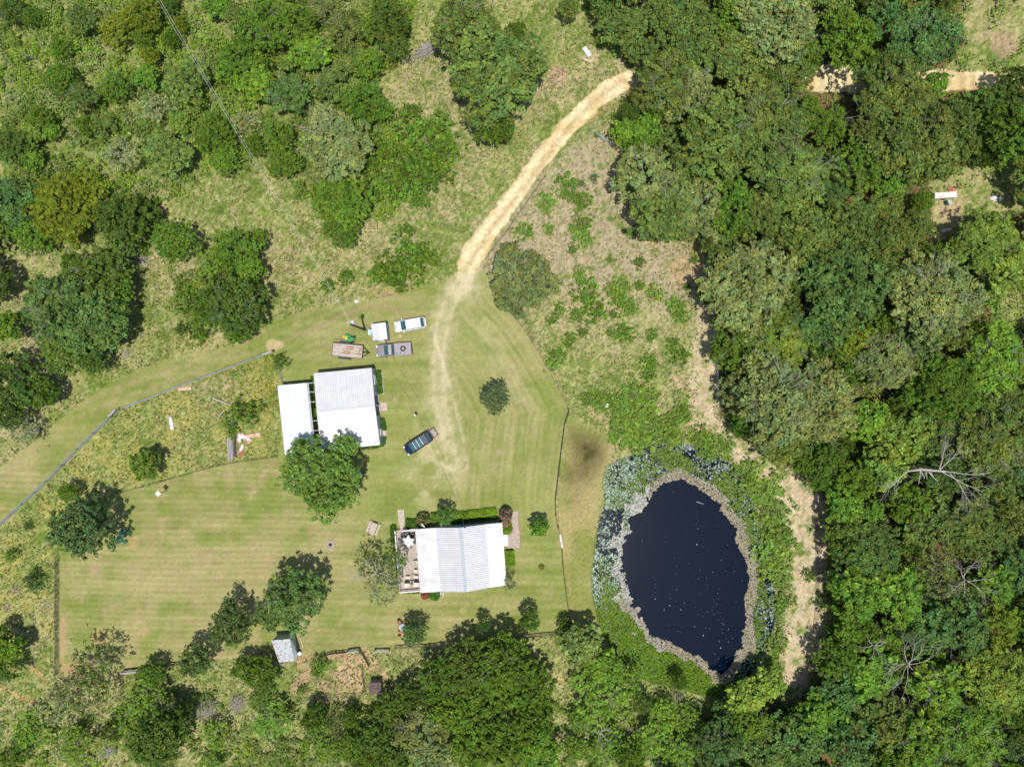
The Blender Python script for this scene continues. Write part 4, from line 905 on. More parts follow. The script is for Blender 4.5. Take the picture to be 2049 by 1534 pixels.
def hedge(px_pts, width, h, tone, name, label, cat='hedge', n=1500, flowers=None, leaf=.17, z0=0.0):
    pts = [W(a, b, h*.7, 0) for a, b in px_pts]; c = sum(pts, Vector())/len(pts)
    L = [(pts[i+1]-pts[i]).length for i in range(len(pts)-1)] if len(pts) > 1 else [0]
    t = thing(name, label, cat, (c.x, c.y, z0)); LABELS.add(label)
    tot = sum(L) or 1; P = []
    for i in range(n):
        if len(pts) > 1:
            r = random.random()*tot; k = 0
            while r > L[k]: r -= L[k]; k += 1
            p = lerp(pts[k], pts[k+1], r/L[k]); d = (pts[k+1]-pts[k]).normalized()
        else: p = pts[0]; d = Vector((1, 0, 0))
        a = random.uniform(-1, 1); nn = Vector((-d.y, d.x, 0))
        al = random.uniform(-1, 1)*(width/2 if len(pts) == 1 else .1)
        if len(pts) == 1:
            th = random.random()*6.283; rr = math.sqrt(random.random())*width/2; q = p+Vector((math.cos(th)*rr, math.sin(th)*rr, 0)); e = rr/(width/2)
        else: q = p+nn*a*width/2+d*al; e = abs(a)
        bumpy = 0.78+0.3*math.sin(q.x*3.1+q.y*2.3)*math.sin(q.x*1.3-q.y*3.7)
        z = h*(1-e**3*.5)*bumpy*(random.random()**.35)
        P.append((q.x-c.x, q.y-c.y, max(z, .03)))
    P = np.array(P); nn = RNG.normal(size=(n, 3))*.6+np.array([0, 0, .7])
    tint = np.array(tone)[None, :]*1.3*RNG.uniform(.6, 1.35, n)[:, None]*np.array([1, 1, 1])
    tint[:, 0] *= RNG.uniform(.85, 1.2, n)
    V, F, T = cards(P, nn, RNG.uniform(.6, 1.3, n)*leaf, 1.5, tint)
    inst('foliage', fast_mesh('foliage', V, F, LEAFA, T), t)
    if flowers:
        m = int(n*flowers[1]); sel = P[RNG.integers(0, n, m)]*np.array([1, 1, 1])+np.array([0, 0, h*.12])
        tn = np.array(flowers[0])[None, :]*RNG.uniform(.7, 1.2, m)[:, None]
        V, F, T = cards(sel, RNG.normal(size=(m, 3))*.3+np.array([0, 0, 1]), RNG.uniform(.09, .17, m), 1.0, tn)
        inst('blossom', fast_mesh('blossom', V, F, LEAFA, T), t)
    st = MB()
    for p in pts: st.tube((p.x-c.x, p.y-c.y, 0), (p.x-c.x+.05, p.y-c.y, h*.6), .04, .02)
    st.build('stem', BARK, t)
    return t

def build_barn():
    he, hr = 3.1, 3.75
    NW, NE, SE, SW = W(627.3,746.6,he), W(743.7,735.8,he), W(760.3,889.9,he), W(642.6,902,he)
    RL, RR = W(633.9,823.9,hr), W(750.3,811.9,hr)
    c = (NW+NE+SE+SW)/4
    t = thing('barn', 'large white metal-roofed barn with blue-grey corrugated walls and a shallow east-west ridge', 'barn', (c.x, c.y, 0))
    rf = bpy.data.objects.new('roof', None); COL.objects.link(rf); rf.parent = t
    up = Vector((0, 0, .012))
    for a_, b_, c_, d_, mt in ((NW, NE, RR, RL, ROOFG), (SE, SW, RL, RR, ROOFW)):  # north slope greyer: its weaker light is put into the colour
        m0, m1 = lerp(a_, d_, .52), lerp(b_, c_, .52); roof_slope(a_, b_, m1, m0, 11, 3, mt, rf); roof_slope(lerp(a_, d_, .50)+up*2, lerp(b_, c_, .50)+up*2, c_+up, d_+up, 11, 3, mt, rf)
    r = MB(); n = Vector((0, 0, 1)); d = (RR-RL).normalized(); s = Vector((-d.y, d.x, 0))
    vs = []
    for p in (RL, RR): vs += [p+s*.22+n*.02, p+n*.10, p-s*.22+n*.02]
    r.add(vs, [(0,3,4,1),(1,4,5,2),(0,1,2),(3,5,4),(0,2,5,3)]); bw(r, 'ridge_cap', ROOFG, rf)
    def inn(p, k=.985): return Vector((c.x+(p.x-c.x)*k, c.y+(p.y-c.y)*k, 0))
    a, b, e, f = inn(NW), inn(NE), inn(SE), inn(SW)
    w1 = MB(); wall(w1, a, b, -.05, he-.12, ribs=.35); bw(w1, 'wall', WALLB, t)
    w2 = MB(); wall(w2, e, f, -.05, he-.12, ribs=.35); bw(w2, 'wall', WALLB, t)
    w3 = MB(); wall(w3, f, a, -.05, he-.12, ribs=.35); bw(w3, 'wall', WALLB, t)
    de = (e-b).normalized(); out = Vector((-de.y, de.x, 0)); L = (e-b).length
    if out.x < 0: out = -out
    w4 = MB(); wall(w4, b, b+de*L*.34, -.05, he-.12, ribs=.35); bw(w4, 'wall', WALLB, t)
    w5 = MB(); wall(w5, b+de*L*.64, e, -.05, he-.12, ribs=.35); bw(w5, 'wall', WALLB, t)
    # recessed entry in the middle of the east wall
    rc = MB(); q0 = b+de*L*.34-out*1.0; q1 = b+de*L*.64-out*1.0
    wall(rc, q0, q1, -.05, he-.12); wall(rc, b+de*L*.34, q0, -.05, he-.12); wall(rc, b+de*L*.64, q1, -.05, he-.12); bw(rc, 'recess_wall', WALLB, t)
    st = MB(); m = (b+de*L*.49)-out*.45; st.box((m.x, m.y, .06), (1.05, L*.30, .14), math.atan2(out.y, out.x)); bw(st, 'porch_step', DECK2, t)
    window(t, (q0+q1)/2+out*.08, de, 1.2, 2.1, 1.1, out, True)
    window(t, b+de*L*.15+out*.08, de, 1.3, 1.0, 1.7, out); window(t, b+de*L*.85+out*.08, de, .95, 2.0, 1.05, out, True)
    for k in (.345, .49, .635):
        p = MB(); q = b+de*L*k; p.box((q.x+out.x*.0, q.y+out.y*.0, he/2-.08), (.1, .1, he-.2)); bw(p, 'post', WHITE, t)
    # door step slab and timber ramp outside
    p = W(767.5, 813.5, .05); s2 = thing('ramp', 'short greyish plank ramp in front of the barn entry', 'ramp', (p.x, p.y, 0), -.05)
    for i in range(6):
        m2 = MB(); m2.box((0, -.52+i*.21, .05), (1.05, .19, .06)); m2.build('plank', DECK, s2)
    for s in (-1, 1):
        m2 = MB(); m2.box((s*.45, 0, -.02), (.08, 1.2, .08)); m2.build('bearer', GREYW, s2)
    p = W(768, 866.5, .05); s3 = MB(); s3.box((0, 0, .04), (.55, .75, .1)); s3.box((0, 0, .11), (.5, .7, .04)); o = s3.build('doorstep', STONE, None, loc=(p.x, p.y, 0), rot=(0, 0, -.1)); tag(o, 'pale stone doorstep at the lower side door of the barn', 'doorstep')
    # carport
    hc = 2.9
    A, B, C, D = W(555.3,771.2,hc), W(613.7,765.7,hc), W(628.6,903,hc), W(570.3,908.7,hc)
    cc = (A+B+C+D)/4
    t2 = thing('carport', 'long white flat-roofed open carport standing left of the barn', 'carport', (cc.x, cc.y, 0))
    r2 = bpy.data.objects.new('roof', None); COL.objects.link(r2); r2.parent = t2
    roof_slope(D, A, B, C, 12, 2, ROOFB, r2, rib_h=.02, rib_w=.12) if False else roof_slope(A, B, C, D, 6, 3, ROOFB, r2, rib_h=.035, rib_w=.2)
    for i, k in enumerate((.02, .25, .5, .75, .98)):
        for X, Y in ((A, D), (B, C)):
            p = lerp(X, Y, k); q = Vector((cc.x+(p.x-cc.x)*.95, cc.y+(p.y-cc.y)*.98, 0)); m = MB(); m.box((q.x, q.y, hc/2-.05), (.1, .1, hc-.12)); bw(m, 'post', GALV, t2)
    for k in (.01, .14, .285, .56, .70, .84):
        p = lerp(B, C, k); q = p+(B-A).normalized()*.95; m = MB(); m.tube((p.x-.6, p.y, hc-.14), (q.x, q.y, hc-.2), .055, n=4); bw(m, 'rafter', ROOFB, t2)
    m = MB(); m.tube((B.x+.12, B.y, hc-.10), (C.x+.12, C.y, hc-.10), .09, n=4); m.tube((A.x, A.y, hc-.12), (D.x, D.y, hc-.12), .07, n=4); bw(m, 'beam', ROOFB, t2)
    # strip beds along the barn
    G1 = (.07, .15, .02)
    hedge([(756,742),(760.5,787)], .75, .7, G1, 'hedge', 'low green hedge along the upper right wall of the barn', n=900)
    hedge([(764,838),(769,860)], .65, .7, G1, 'hedge', 'low green hedge below the barn entry', n=500)
    hedge([(769,874),(768,888),(752,894),(715,898)], .5, .5, G1, 'hedge', 'thin low hedge wrapping the lower right corner of the barn', n=700)
    hedge([(623,752),(629,800),(636,880)], .5, .6, (.09,.17,.02), 'weeds', 'strip of weeds between the barn and the carport', 'weeds', n=500)
    hedge([(627,826)], 1.5, 1.5, (.13,.26,.02), 'shrub', 'bright green bush poking up between barn and carport', 'shrub', n=420)
    edging([(764,744),(766,766),(768,790)], 'row of small pale stones edging the upper barn hedge', 12)
    edging([(766,836),(771,850),(773,866),(773,888),(764,894),(740,897),(700,899)], 'row of small pale stones edging the lower barn hedge', 26)
def edging(pts, label, n, name='stone_edging', size=.24, mat=None):
    P = [W(a, b, .08, 0) for a, b in pts]; t = thing(name, label, 'stone edging', tuple(P[0])); LABELS.add(label)
    L = [(P[i+1]-P[i]).length for i in range(len(P)-1)]; tot = sum(L)
    me = []
    for v in range(4):
        m = MB(); k = 7; m.lathe([(.42, -.3), (.52, 0), (.4, .28), (.2, .36)], n=7); m.v = [(x*random.uniform(.85, 1.15), y*random.uniform(.8, 1.15)*.8, z) for x, y, z in m.v]; me.append(m.mesh('stone', mat or STONE))
    for i in range(n):
        r = (i+.5)/n*tot; k = 0
        while r > L[k] and k < len(L)-1: r -= L[k]; k += 1
        p = lerp(P[k], P[k+1], r/L[k])-P[0]; s = size*random.uniform(.8, 1.3)
        inst('stone', me[i % 4], t, (p.x+random.uniform(-.04, .04), p.y+random.uniform(-.04, .04), .04), (0, 0, random.uniform(0, 6)), (s, s, s*.8))
build_barn()

def build_house():
    h0, h1, hr = 2.6, 2.9, 4.1
    TL, T1, TR_, T2, TT = W(831.3,1058.2,h0), W(872,1055.6,h1), W(921.3,1055.2,hr), W(971.7,1048.6,h1), W(1003.9,1045.6,h0)
    BL, B1, BR_, B2, BB = W(841.9,1185.5,h0), W(882,1183.2,h1), W(931.5,1183.9,hr), W(981.5,1174.8,h1), W(1012.8,1170.5,h0)
    c = (TL+TT+BL+BB)/4
    t = thing('house', 'white house with four-fold ribbed metal roof, grey ridge and blue-grey siding above the garden', 'house', (c.x, c.y, 0))
    rf = bpy.data.objects.new('roof', None); COL.objects.link(rf); rf.parent = t
    roof_slope(TL, BL, B1, T1, 11, 3, ROOFW, rf, rib_h=.06, rib_w=.2); roof_slope(T1, B1, BR_, TR_, 11, 3, ROOFG, rf, rib_h=.06, rib_w=.2)
    roof_slope(T2, B2, BR_, TR_, 11, 3, ROOFG, rf, rib_h=.06, rib_w=.2); roof_slope(TT, BB, B2, T2, 11, 3, ROOFW, rf, rib_h=.06, rib_w=.2)
    r = MB(); d = (BR_-TR_).normalized(); s = Vector((-d.y, d.x, 0)); n = Vector((0, 0, 1)); vs = []
    for p in (TR_, BR_): vs += [p+s*.24-n*.01, p+n*.08, p-s*.24-n*.01]
    r.add(vs, [(0,3,4,1),(1,4,5,2),(0,1,2),(3,5,4),(0,2,5,3)]); bw(r, 'ridge_cap', M('grey_ridge_metal', (.42, .46, .50), .4), rf)
    for a, b in ((TL, BL), (TT, BB)): m = MB(); m.tube(a+Vector((0, 0, -.1)), b+Vector((0, 0, -.1)), .07, n=4); bw(m, 'fascia', WHITE, rf)
    y_in = .35
    def g(p, dy, dx=0): return Vector((p.x+dx, p.y+dy, 0))
    a, b = g(T1, -y_in), g(TT, -y_in, -.35); e, f = g(BB, y_in, -.35), g(B1, y_in)
    for p, q, z0, z1 in ((a, b, h1-.15, h0-.12), (b, e, h0-.12, h0-.12), (e, f, h0-.12, h1-.15), (f, a, h1-.15, h1-.15)):
        w_ = MB(); wall(w_, p, q, -.05, z0, z1, ribs=.4); bw(w_, 'wall', WALLB, t)
    for A_, R_ in ((T1, TR_), (B1, BR_)):
        B_ = T2 if A_ is T1 else B2; dy = -y_in if A_ is T1 else y_in
        gm = MB(); p0, p1, p2 = [Vector((v.x, v.y+dy, v.z-.14)) for v in (A_, B_, R_)]
        o_ = Vector((0, .06, 0)); gm.add([p0-o_, p1-o_, p2-o_, p0+o_, p1+o_, p2+o_], [(0,1,2),(5,4,3),(0,3,4,1),(1,4,5,2),(2,5,3,0)]); bw(gm, 'gable', WALLB, t)
    dn = (b-a).normalized(); out = Vector((-dn.y, dn.x, 0)); L = (b-a).length
    for k, w_ in ((.18, 1.1), (.42, .9), (.60, 1.1), (.84, 1.2)): window(t, a+dn*L*k+out*.08, dn, w_, 1.1, 1.7, out)
    ds = (f-e).normalized(); o2 = Vector((-ds.y, ds.x, 0)); 
    for k in (.3, .7): window(t, e+ds*(f-e).length*k+o2*.08, ds, 1.1, 1.1, 1.6, o2)
    de = (e-b).normalized(); o3 = Vector((-de.y, de.x, 0)); o3 = o3 if o3.x > 0 else -o3
    window(t, b+de*(e-b).length*.27+o3*.08, de, .95, 2.05, 1.1, o3, True); window(t, b+de*(e-b).length*.7+o3*.08, de, 1.2, 1.1, 1.6, o3)
    for k in (.01, .25, .5, .75, .99):
        q = lerp(TL, BL, k); m = MB(); m.box((q.x+.12, q.y, h0/2-.05), (.12, .12, h0-.1)); bw(m, 'porch_post', WHITE, t)
    # white step by the east door, downpipe, cooler, vents
    o = MB(); o.box((0, 0, .10), (.66, 1.75, .2)); o.box((0, 0, .225), (.60, 1.68, .05)); p = W(1012, 1080.5, .25)
    tag(o.build('doorstep', M('pale_concrete', (.66, .70, .70), .8), None, loc=(p.x, p.y, 0), rot=(0, 0, .06)), 'white slab step at the right-hand door of the house', 'doorstep')
    p = W(884.5, 1187, .8); o = thing('air_conditioner', 'small white cooling unit at the lower wall of the house', 'air conditioner', (p.x, p.y, 0))
    m = MB(); m.box((0, 0, .4), (.45, .35, .8)); m.build('case', WHITE, o); m = MB(); m.lathe([(.14, .8), (.14, .84), (.05, .85)], n=10); m.build('fan_grille', DARKM, o)
    m = MB(); m.tube((-.35, -.1, .4), (-.4, -.65, .12), .05); m.tube((-.62, -.68, .1), (-.2, -.62, .1), .06); m.build('pipe', WHITE, o)
    p = W(849, 1054.5, 2.75); m = MB(); m.tube((0, 0, 0), (-.25, .32, .25), .09, .07); m.box((-.27, .36, .26), (.2, .28, .16), .6)
    tag(m.build('floodlight', WHITE, None, loc=(p.x, p.y, 2.55)), 'white floodlight on the upper left roof edge of the house', 'lamp')
    p = W(930, 1055, 4.0); m = MB(); m.tube((0, 0, -1.3), (0, 0, .55), .05); m.lathe([(.09, .5), (.12, .58), (.06, .68)], n=8)
    tag(m.build('service_mast', DARKM, None, loc=(p.x, p.y, 3.4)), 'dark service mast where the cable meets the house roof', 'mast')
build_house()

def build_deck():
    zf = .45
    a, b, c_, d = W(792.5,1060.5,zf), W(833,1057,zf), W(843.5,1178,zf), W(802,1181.5,zf)
    cen = (a+b+c_+d)/4
    t = thing('deck', 'weathered plank deck with white railing on the left side of the house', 'deck', (cen.x, cen.y, 0))
    n = 20
    for i in range(n):
        u0, u1 = i/n+.003, (i+1)/n-.003; zz = zf+random.uniform(-.006, .006)
        p = [lerp(a, b, u0), lerp(a, b, u1), lerp(d, c_, u1), lerp(d, c_, u0)]
        m = MB(); m.prism([(v.x, v.y) for v in p], zz-.04, zz); bw(m, 'board', DECK if i % 3 else DECK2, t)
    m = MB()
    for k in (.02, .35, .65, .98): p, q = lerp(a, d, k), lerp(b, c_, k); m.tube((p.x, p.y, zf-.12), (q.x, q.y, zf-.12), .06, n=4)
    bw(m, 'joists', GREYW, t)
    def rail(p, q, nm='railing'):
        r = bpy.data.objects.new(nm, None); COL.objects.link(r); r.parent = t
        d_ = q-p; L = d_.length; k = max(2, int(L/1.5)+1)
        for i in range(k):
            s = lerp(p, q, i/(k-1)); m = MB(); m.box((s.x, s.y, zf+.46), (.1, .1, .95)); bw(m, 'post', WHITE, r)
        m = MB(); ang = math.atan2(d_.y, d_.x); mid = (p+q)/2
        m.box((mid.x, mid.y, zf+.96), (L, .14, .05), ang); bw(m, 'handrail', WHITE, r)
        m = MB()
        for i in range(int(L/.14)): s = lerp(p, q, (i+.5)/int(L/.14)); m.box((s.x, s.y, zf+.48), (.035, .035, .88), ang)
        m.box((mid.x, mid.y, zf+.12), (L, .05, .06), ang); bw(m, 'balusters', WHITE, r)
    rail(a, d); rail(d, lerp(d, c_, .97)); rail(lerp(a, b, .36), lerp(a, b, .98)); 
    # walkway
    w0 = [(796,1019),(807,1018.5),(809.5,1046),(807,1056),(802,1059),(798.5,1046)]
    t2 = thing('walkway', 'narrow plank walkway running from the lawn up to the deck', 'walkway', tuple(W(802,1036,.1,0)))
    for i in range(5):
        u0, u1 = i/5+.01, (i+1)/5-.01
        A1, B1_ = W(796+11*u0,1019,.06), W(796+11*u1,1019,.06); A2, B2_ = W(798.5+11*u0,1046,.3), W(798.5+11*u1,1046,.3)
        A3, B3 = W(801+6*u0,1060,.44), W(801+6*u1,1060,.44)
        m = MB()
        for P, Q in (((A1, B1_), (A2, B2_)), ((A2, B2_), (A3, B3))):
            vs = [P[0], P[1], Q[1], Q[0]]; m.add([v-Vector((0, 0, .04)) for v in vs]+vs, [(3,2,1,0),(4,5,6,7),(0,1,5,4),(1,2,6,5),(2,3,7,6),(3,0,4,7)])
        bw(m, 'plank', DECK, t2)
    for s in (0, 1):
        m = MB(); m.tube(W(796.2+10.6*s,1019.5,.02)+Vector((0,0,-.05)), W(798.7+10.6*s,1046,.2)+Vector((0,0,-.05)), .06, n=4); bw(m, 'side_rail', WHITE, t2)
    # star umbrella
    p = W(816.5, 1083.5, 2.3); zt = 2.55
    u = thing('patio_umbrella', 'white star-shaped patio umbrella on the deck', 'umbrella', (p.x, p.y, zf))
    tips = [(817,1069.5),(829.4,1078.4),(828,1089.4),(817.7,1096.5),(808.6,1088),(805.2,1078.2)]
    T = [W(x, y, 2.2)-p for x, y in tips]; vs = [(0, 0, zt-zf)]; 
    for i, q in enumerate(T):
        nx = T[(i+1) % 6]; mid = (Vector((q.x, q.y, 0))+Vector((nx.x, nx.y, 0)))/2*.70
        vs.append((q.x, q.y, 2.12-zf)); vs.append((mid.x, mid.y, 2.27-zf))
    k = len(vs); up = vs; dn = [(x*.99, y*.99, z-.015) for x, y, z in vs]
    m = MB(); m.add(up+dn, [(0, i, i % 12+1) for i in range(1, 13)]+[(k, k+i % 12+1, k+i) for i in range(1, 13)]+[(i, k+i, k+i % 12+1, i % 12+1) for i in range(1, 13)])
    m.build('canopy', M('canvas', (.80, .79, .77), .9, var=.04), u)
    m = MB(); m.tube((0, 0, 0), (0, 0, zt-zf+.1), .035, n=8); m.build('pole', WHITE, u)
    m = MB(); m.lathe([(.25, 0), (.25, .06), (.08, .1)], n=12); m.build('base', DARKM, u)
    m = MB()
    for q in T: m.tube((0, 0, zt-zf-.05), (q.x*.96, q.y*.96, 2.09-zf), .012, n=4)
    m.build('ribs', GREYW, u)
    def table(px, py, w_, l_, label, mat, z=zf, hh=.72, nm='patio_table'):
        p = W(px, py, z+hh); t = thing(nm, label, 'table', (p.x, p.y, z), random.uniform(-.08, .08)); LABELS.add(label)
        m = MB(); m.box((0, 0, hh-.02), (w_, l_, .04)); m.box((0, 0, hh-.07), (w_*.9, l_*.9, .05)); m.build('tabletop', mat, t)
        me = MB().box((0, 0, (hh-.08)/2), (.05, .05, hh-.08)).mesh('leg', mat)
        for sx in (-1, 1):
            for sy in (-1, 1): inst('leg', me, t, (sx*(w_/2-.07), sy*(l_/2-.07), 0))
        return t
    def chair(px, py, rz, label, mat, z=zf, s=1.0, nm='garden_chair', group=None):
        p = W(px, py, z+.5); t = thing(nm, label, 'chair', (p.x, p.y, z), rz, group); LABELS.add(label); t.scale = (s, s, s)
        m = MB(); m.box((0, 0, .42), (.52, .52, .05)); m.build('seat', mat, t)
        m = MB(); m.box((0, .27, .72), (.52, .05, .6), rx=-.18); m.build('backrest', mat, t)
        me = MB().box((0, 0, .2), (.05, .05, .4)).mesh('leg', mat)
        for sx in (-1, 1):
            for sy in (-1, 1): inst('leg', me, t, (sx*.22, sy*.22, 0))
        for sx in (-1, 1): m = MB(); m.box((sx*.29, 0, .64), (.07, .55, .04)); m.box((sx*.29, -.22, .53), (.05, .05, .2)); m.build('armrest', mat, t)
        return t
    table(815.5, 1066, .75, .8, 'shadow-dark outdoor table beside the star umbrella on the deck', DARKM)  # table and chairs dark: the chairs' shadow is put into their colour
    WCH = M('cream_wicker', (.62, .56, .48), .8)
    chair(808, 1071, 1.9, 'shadow-dark chair left of the umbrella table', DARKM); chair(826, 1071, -1.4, 'shadow-dark chair right of the umbrella table', DARKM); chair(815, 1061, 0, 'shadow-dark chair against the upper deck rail', DARKM)
    chair(829.5, 1083, -1.5, 'shadow-dark chair by the house wall under the umbrella edge', DARKM)
    chair(814.5, 1170, 0, 'cream armchair at the lower deck rail, left of the small plant table', WCH, s=1.25, nm='armchair')
    chair(833.5, 1168.5, 0, 'cream armchair at the lower deck rail, right of the small plant table', WCH, s=1.25, nm='armchair')
    table(824.5, 1166.5, .65, .65, 'small low table with a plant between two cream armchairs', WCH, hh=.5, nm='side_table')
    p = W(824.5, 1166.5, 1.0); pt = thing('potted_plant', 'potted plant on the small table between the armchairs', 'plant', (p.x, p.y, zf+.5))
    MB().lathe([(.1, 0), (.14, .18), (.12, .18), (.1, .12)], n=10).build('pot', STONE, pt)
    cr = inst('leaves', PROTO['bush'][0][1], pt, (0, 0, .2), (0, 0, 0), (.14, .14, .12)); cr.color = (.10, .18, .03, 1)
    table(831, 1124, .55, .35, 'little cream stand on the deck, uppermost of four by the wall', WCH, hh=.6, nm='side_table')
    table(831.5, 1142, .5, .35, 'little cream stand by the house wall, second from the top', WCH, hh=.6, nm='side_table')
    table(832.5, 1154, .6, .35, 'little cream stand just above the right armchair', WCH, hh=.6, nm='side_table')
    table(815.5, 1155, .6, .35, 'little cream stand just above the left armchair', WCH, hh=.6, nm='side_table')
    # pale planters
    for px, py, lab in ((787, 1056, 'white jar standing in the bushes at the upper deck corner'), (797, 1100, 'white pot beside the middle of the deck railing')):
        p = W(px, py, .5); o = thing('jar', lab, 'jar', (p.x, p.y, .1)); MB().lathe([(.1, 0), (.17, .25), (.14, .42), (.16, .45)], n=12).build('body', WHITE, o); MB().lathe([(.13, .455), (.12, .47)], n=12).build('soil', CHAR, o)
    # beds
    G = (.065, .14, .018); Y = (.17, .28, .02)
    hedge([(786,1052),(786,1068),(790,1085)], .9, .9, G, 'hedge', 'dark green hedge along the upper left deck railing', n=1100)
    hedge([(792,1100),(796,1130),(797,1170),(802,1184),(838,1184)], .55, .6, (.09,.18,.02), 'hedge', 'low bushes along the lower left deck railing', n=1000)
    hedge([(812,1048),(838,1047)], 1.25, 1.0, G, 'hedge', 'dark green hedge between the walkway and the house', n=1600)
    hedge([(846,1042)], 2.2, 2.2, (.085,.15,.03), 'flowering_bush', 'bush with pinkish tips left of the round tree above the house', 'bush', n=900, flowers=((.55,.22,.18), .10), leaf=.2)
    hedge([(862,1037),(872,1037)], 1.3, 1.5, (.12,.22,.02), 'shrub', 'yellow-green shrub touching the left side of the round house tree', 'shrub', n=600)
    hedge([(908,1033),(925,1032),(938,1032)], 1.2, 1.2, (.15,.27,.02), 'shrub', 'yellow-green shrubs right of the round house tree', 'shrub', n=900)
    hedge([(938,1030),(992,1023.5)], 1.15, .9, Y, 'hedge', 'clipped yellow-green hedge above the upper right wall of the house', n=2400)
    hedge([(902,1044),(995,1034)], .8, .5, (.05,.10,.02), 'hedge', 'dark low planting at the foot of the upper house wall', n=900)
    hedge([(1012,1030)], 2.0, 2.6, (.07,.11,.05), 'flowering_bush', 'tall bush with rosy blossom at the top of the paved path', 'bush', n=1100, flowers=((.62,.20,.24), .14), leaf=.17)
    hedge([(1011,1045)], 1.5, 1.5, (.10,.16,.03), 'flowering_bush', 'low bush with rosy blossom at the upper right corner of the house', 'bush', n=500, flowers=((.65,.22,.25), .3))
    hedge([(1014,1058)], 1.7, .8, (.14,.24,.02), 'shrub', 'rounded light green bed inside the bend of the paved path', 'shrub', n=900)
    hedge([(1018,1102),(1021,1132)], 1.5, .9, (.15,.27,.02), 'shrub', 'light green garden bed along the lower right wall of the house', 'shrub', n=2000)
    hedge([(850,1192)], 1.3, 1.1, (.09,.11,.04), 'flowering_bush', 'red-flowering bush below the lower left corner of the house', 'bush', n=450, flowers=((.5,.12,.08), .5), leaf=.16)
    hedge([(869,1191)], 1.7, .9, (.08,.19,.02), 'shrub', 'round clipped green shrub under the lower house wall', 'shrub', n=1000)
    # paved path (stones joined, each one is a few pixels) 
    poly = [(1024.5,1022),(1036.5,1022),(1041,1096),(1016.5,1096.5),(1015.5,1070),(1024.5,1066)]
    P = [W(a_, b_, .05) for a_, b_ in poly]; c0 = W(1030, 1058, 0)
    t3 = thing('paved_path', 'L-shaped path of small pale stones at the right end of the house', 'path', (c0.x, c0.y, 0))
    m = MB(); m.prism([(v.x, v.y) for v in P], -.02, .02); bw(m, 'bedding', M('sand_bedding', (.36,.27,.22), .95), t3)
    m = MB(); step = .22
    y = min(v.y for v in P)
    pp = [(v.x, v.y) for v in P]
    while y < max(v.y for v in P):
        x = min(v.x for v in P)
        while x < max(v.x for v in P):
            X, Yy = x+random.uniform(-.05, .05), y+random.uniform(-.05, .05)
            if inside(np.array([X]), np.array([Yy]), pp)[0]:
                s = random.uniform(.7, 1.0)*step*.5; k = random.randint(5, 6); a0 = random.random()*6
                m.prism([(X+math.cos(a0+6.283*i/k)*s*random.uniform(.85, 1.1), Yy+math.sin(a0+6.283*i/k)*s*random.uniform(.85, 1.1)) for i in range(k)], .02, .05+random.uniform(0, .03))
            x += step
        y += step
    o = bw(m, 'paving_stones', STONE, t3); o['kind'] = 'stuff'
    edging([(1037.5,1021),(1042,1096)], 'reddish block edging on the outer side of the paved path', 24, size=.2, mat=M('brick_red', (.42,.28,.23), .9))
    edging([(1035,1133),(1037,1172)], 'thin reddish edging strip right of the lower garden bed', 14, size=.16, mat=M('brick_red', (.42,.28,.23), .9))
    return table, chair
table, chair = build_deck()

def small_shed():
    he, hr = 2.25, 2.4
    A, B, C, D = W(742.6,648.6,he), W(771,644.8,he), W(775,678.5,he), W(746.5,681,he)
    m1, m2 = W(757,646.5,hr), W(761,679.5,hr); c = (A+B+C+D)/4
    t = thing('small_shed', 'small white-roofed utility shed between the pole and the white car', 'shed', (c.x, c.y, 0))
    rf = bpy.data.objects.new('roof', None); COL.objects.link(rf); rf.parent = t
    roof_slope(A, D, m2, m1, 3, 3, ROOFG, rf, rib_h=.02); roof_slope(C, B, m1, m2, 3, 3, ROOFW, rf, rib_h=.02)
    def g(p): return Vector((c.x+(p.x-c.x)*.96, c.y+(p.y-c.y)*.96, 0))
    K = [g(p) for p in (A, B, C, D)]
    for i in range(4): w_ = MB(); wall(w_, K[i], K[(i+1) % 4], -.03, he-.07, ribs=.25); bw(w_, 'wall', WALLB, t)
    ds = (K[3]-K[2]).normalized(); o = Vector((ds.y, -ds.x, 0)); o = o if o.y < 0 else -o
    window(t, (K[3]+K[2])/2+o*.08, ds, .8, 1.8, .95, o, True)
    p = W(740, 664.5, 1.2); b = thing('meter_box', 'pale green-blue box unit on the left side of the small shed', 'box', (p.x, p.y, 0), -.1)
    m = MB(); m.box((0, 0, .55), (.5, .8, 1.1)); m.build('case', M('mint_metal', (.42,.60,.56), .5), b); m = MB(); m.box((0, 0, 1.12), (.54, .84, .04)); m.build('lid', M('mint_metal', (.42,.60,.56), .5), b)
small_shed()

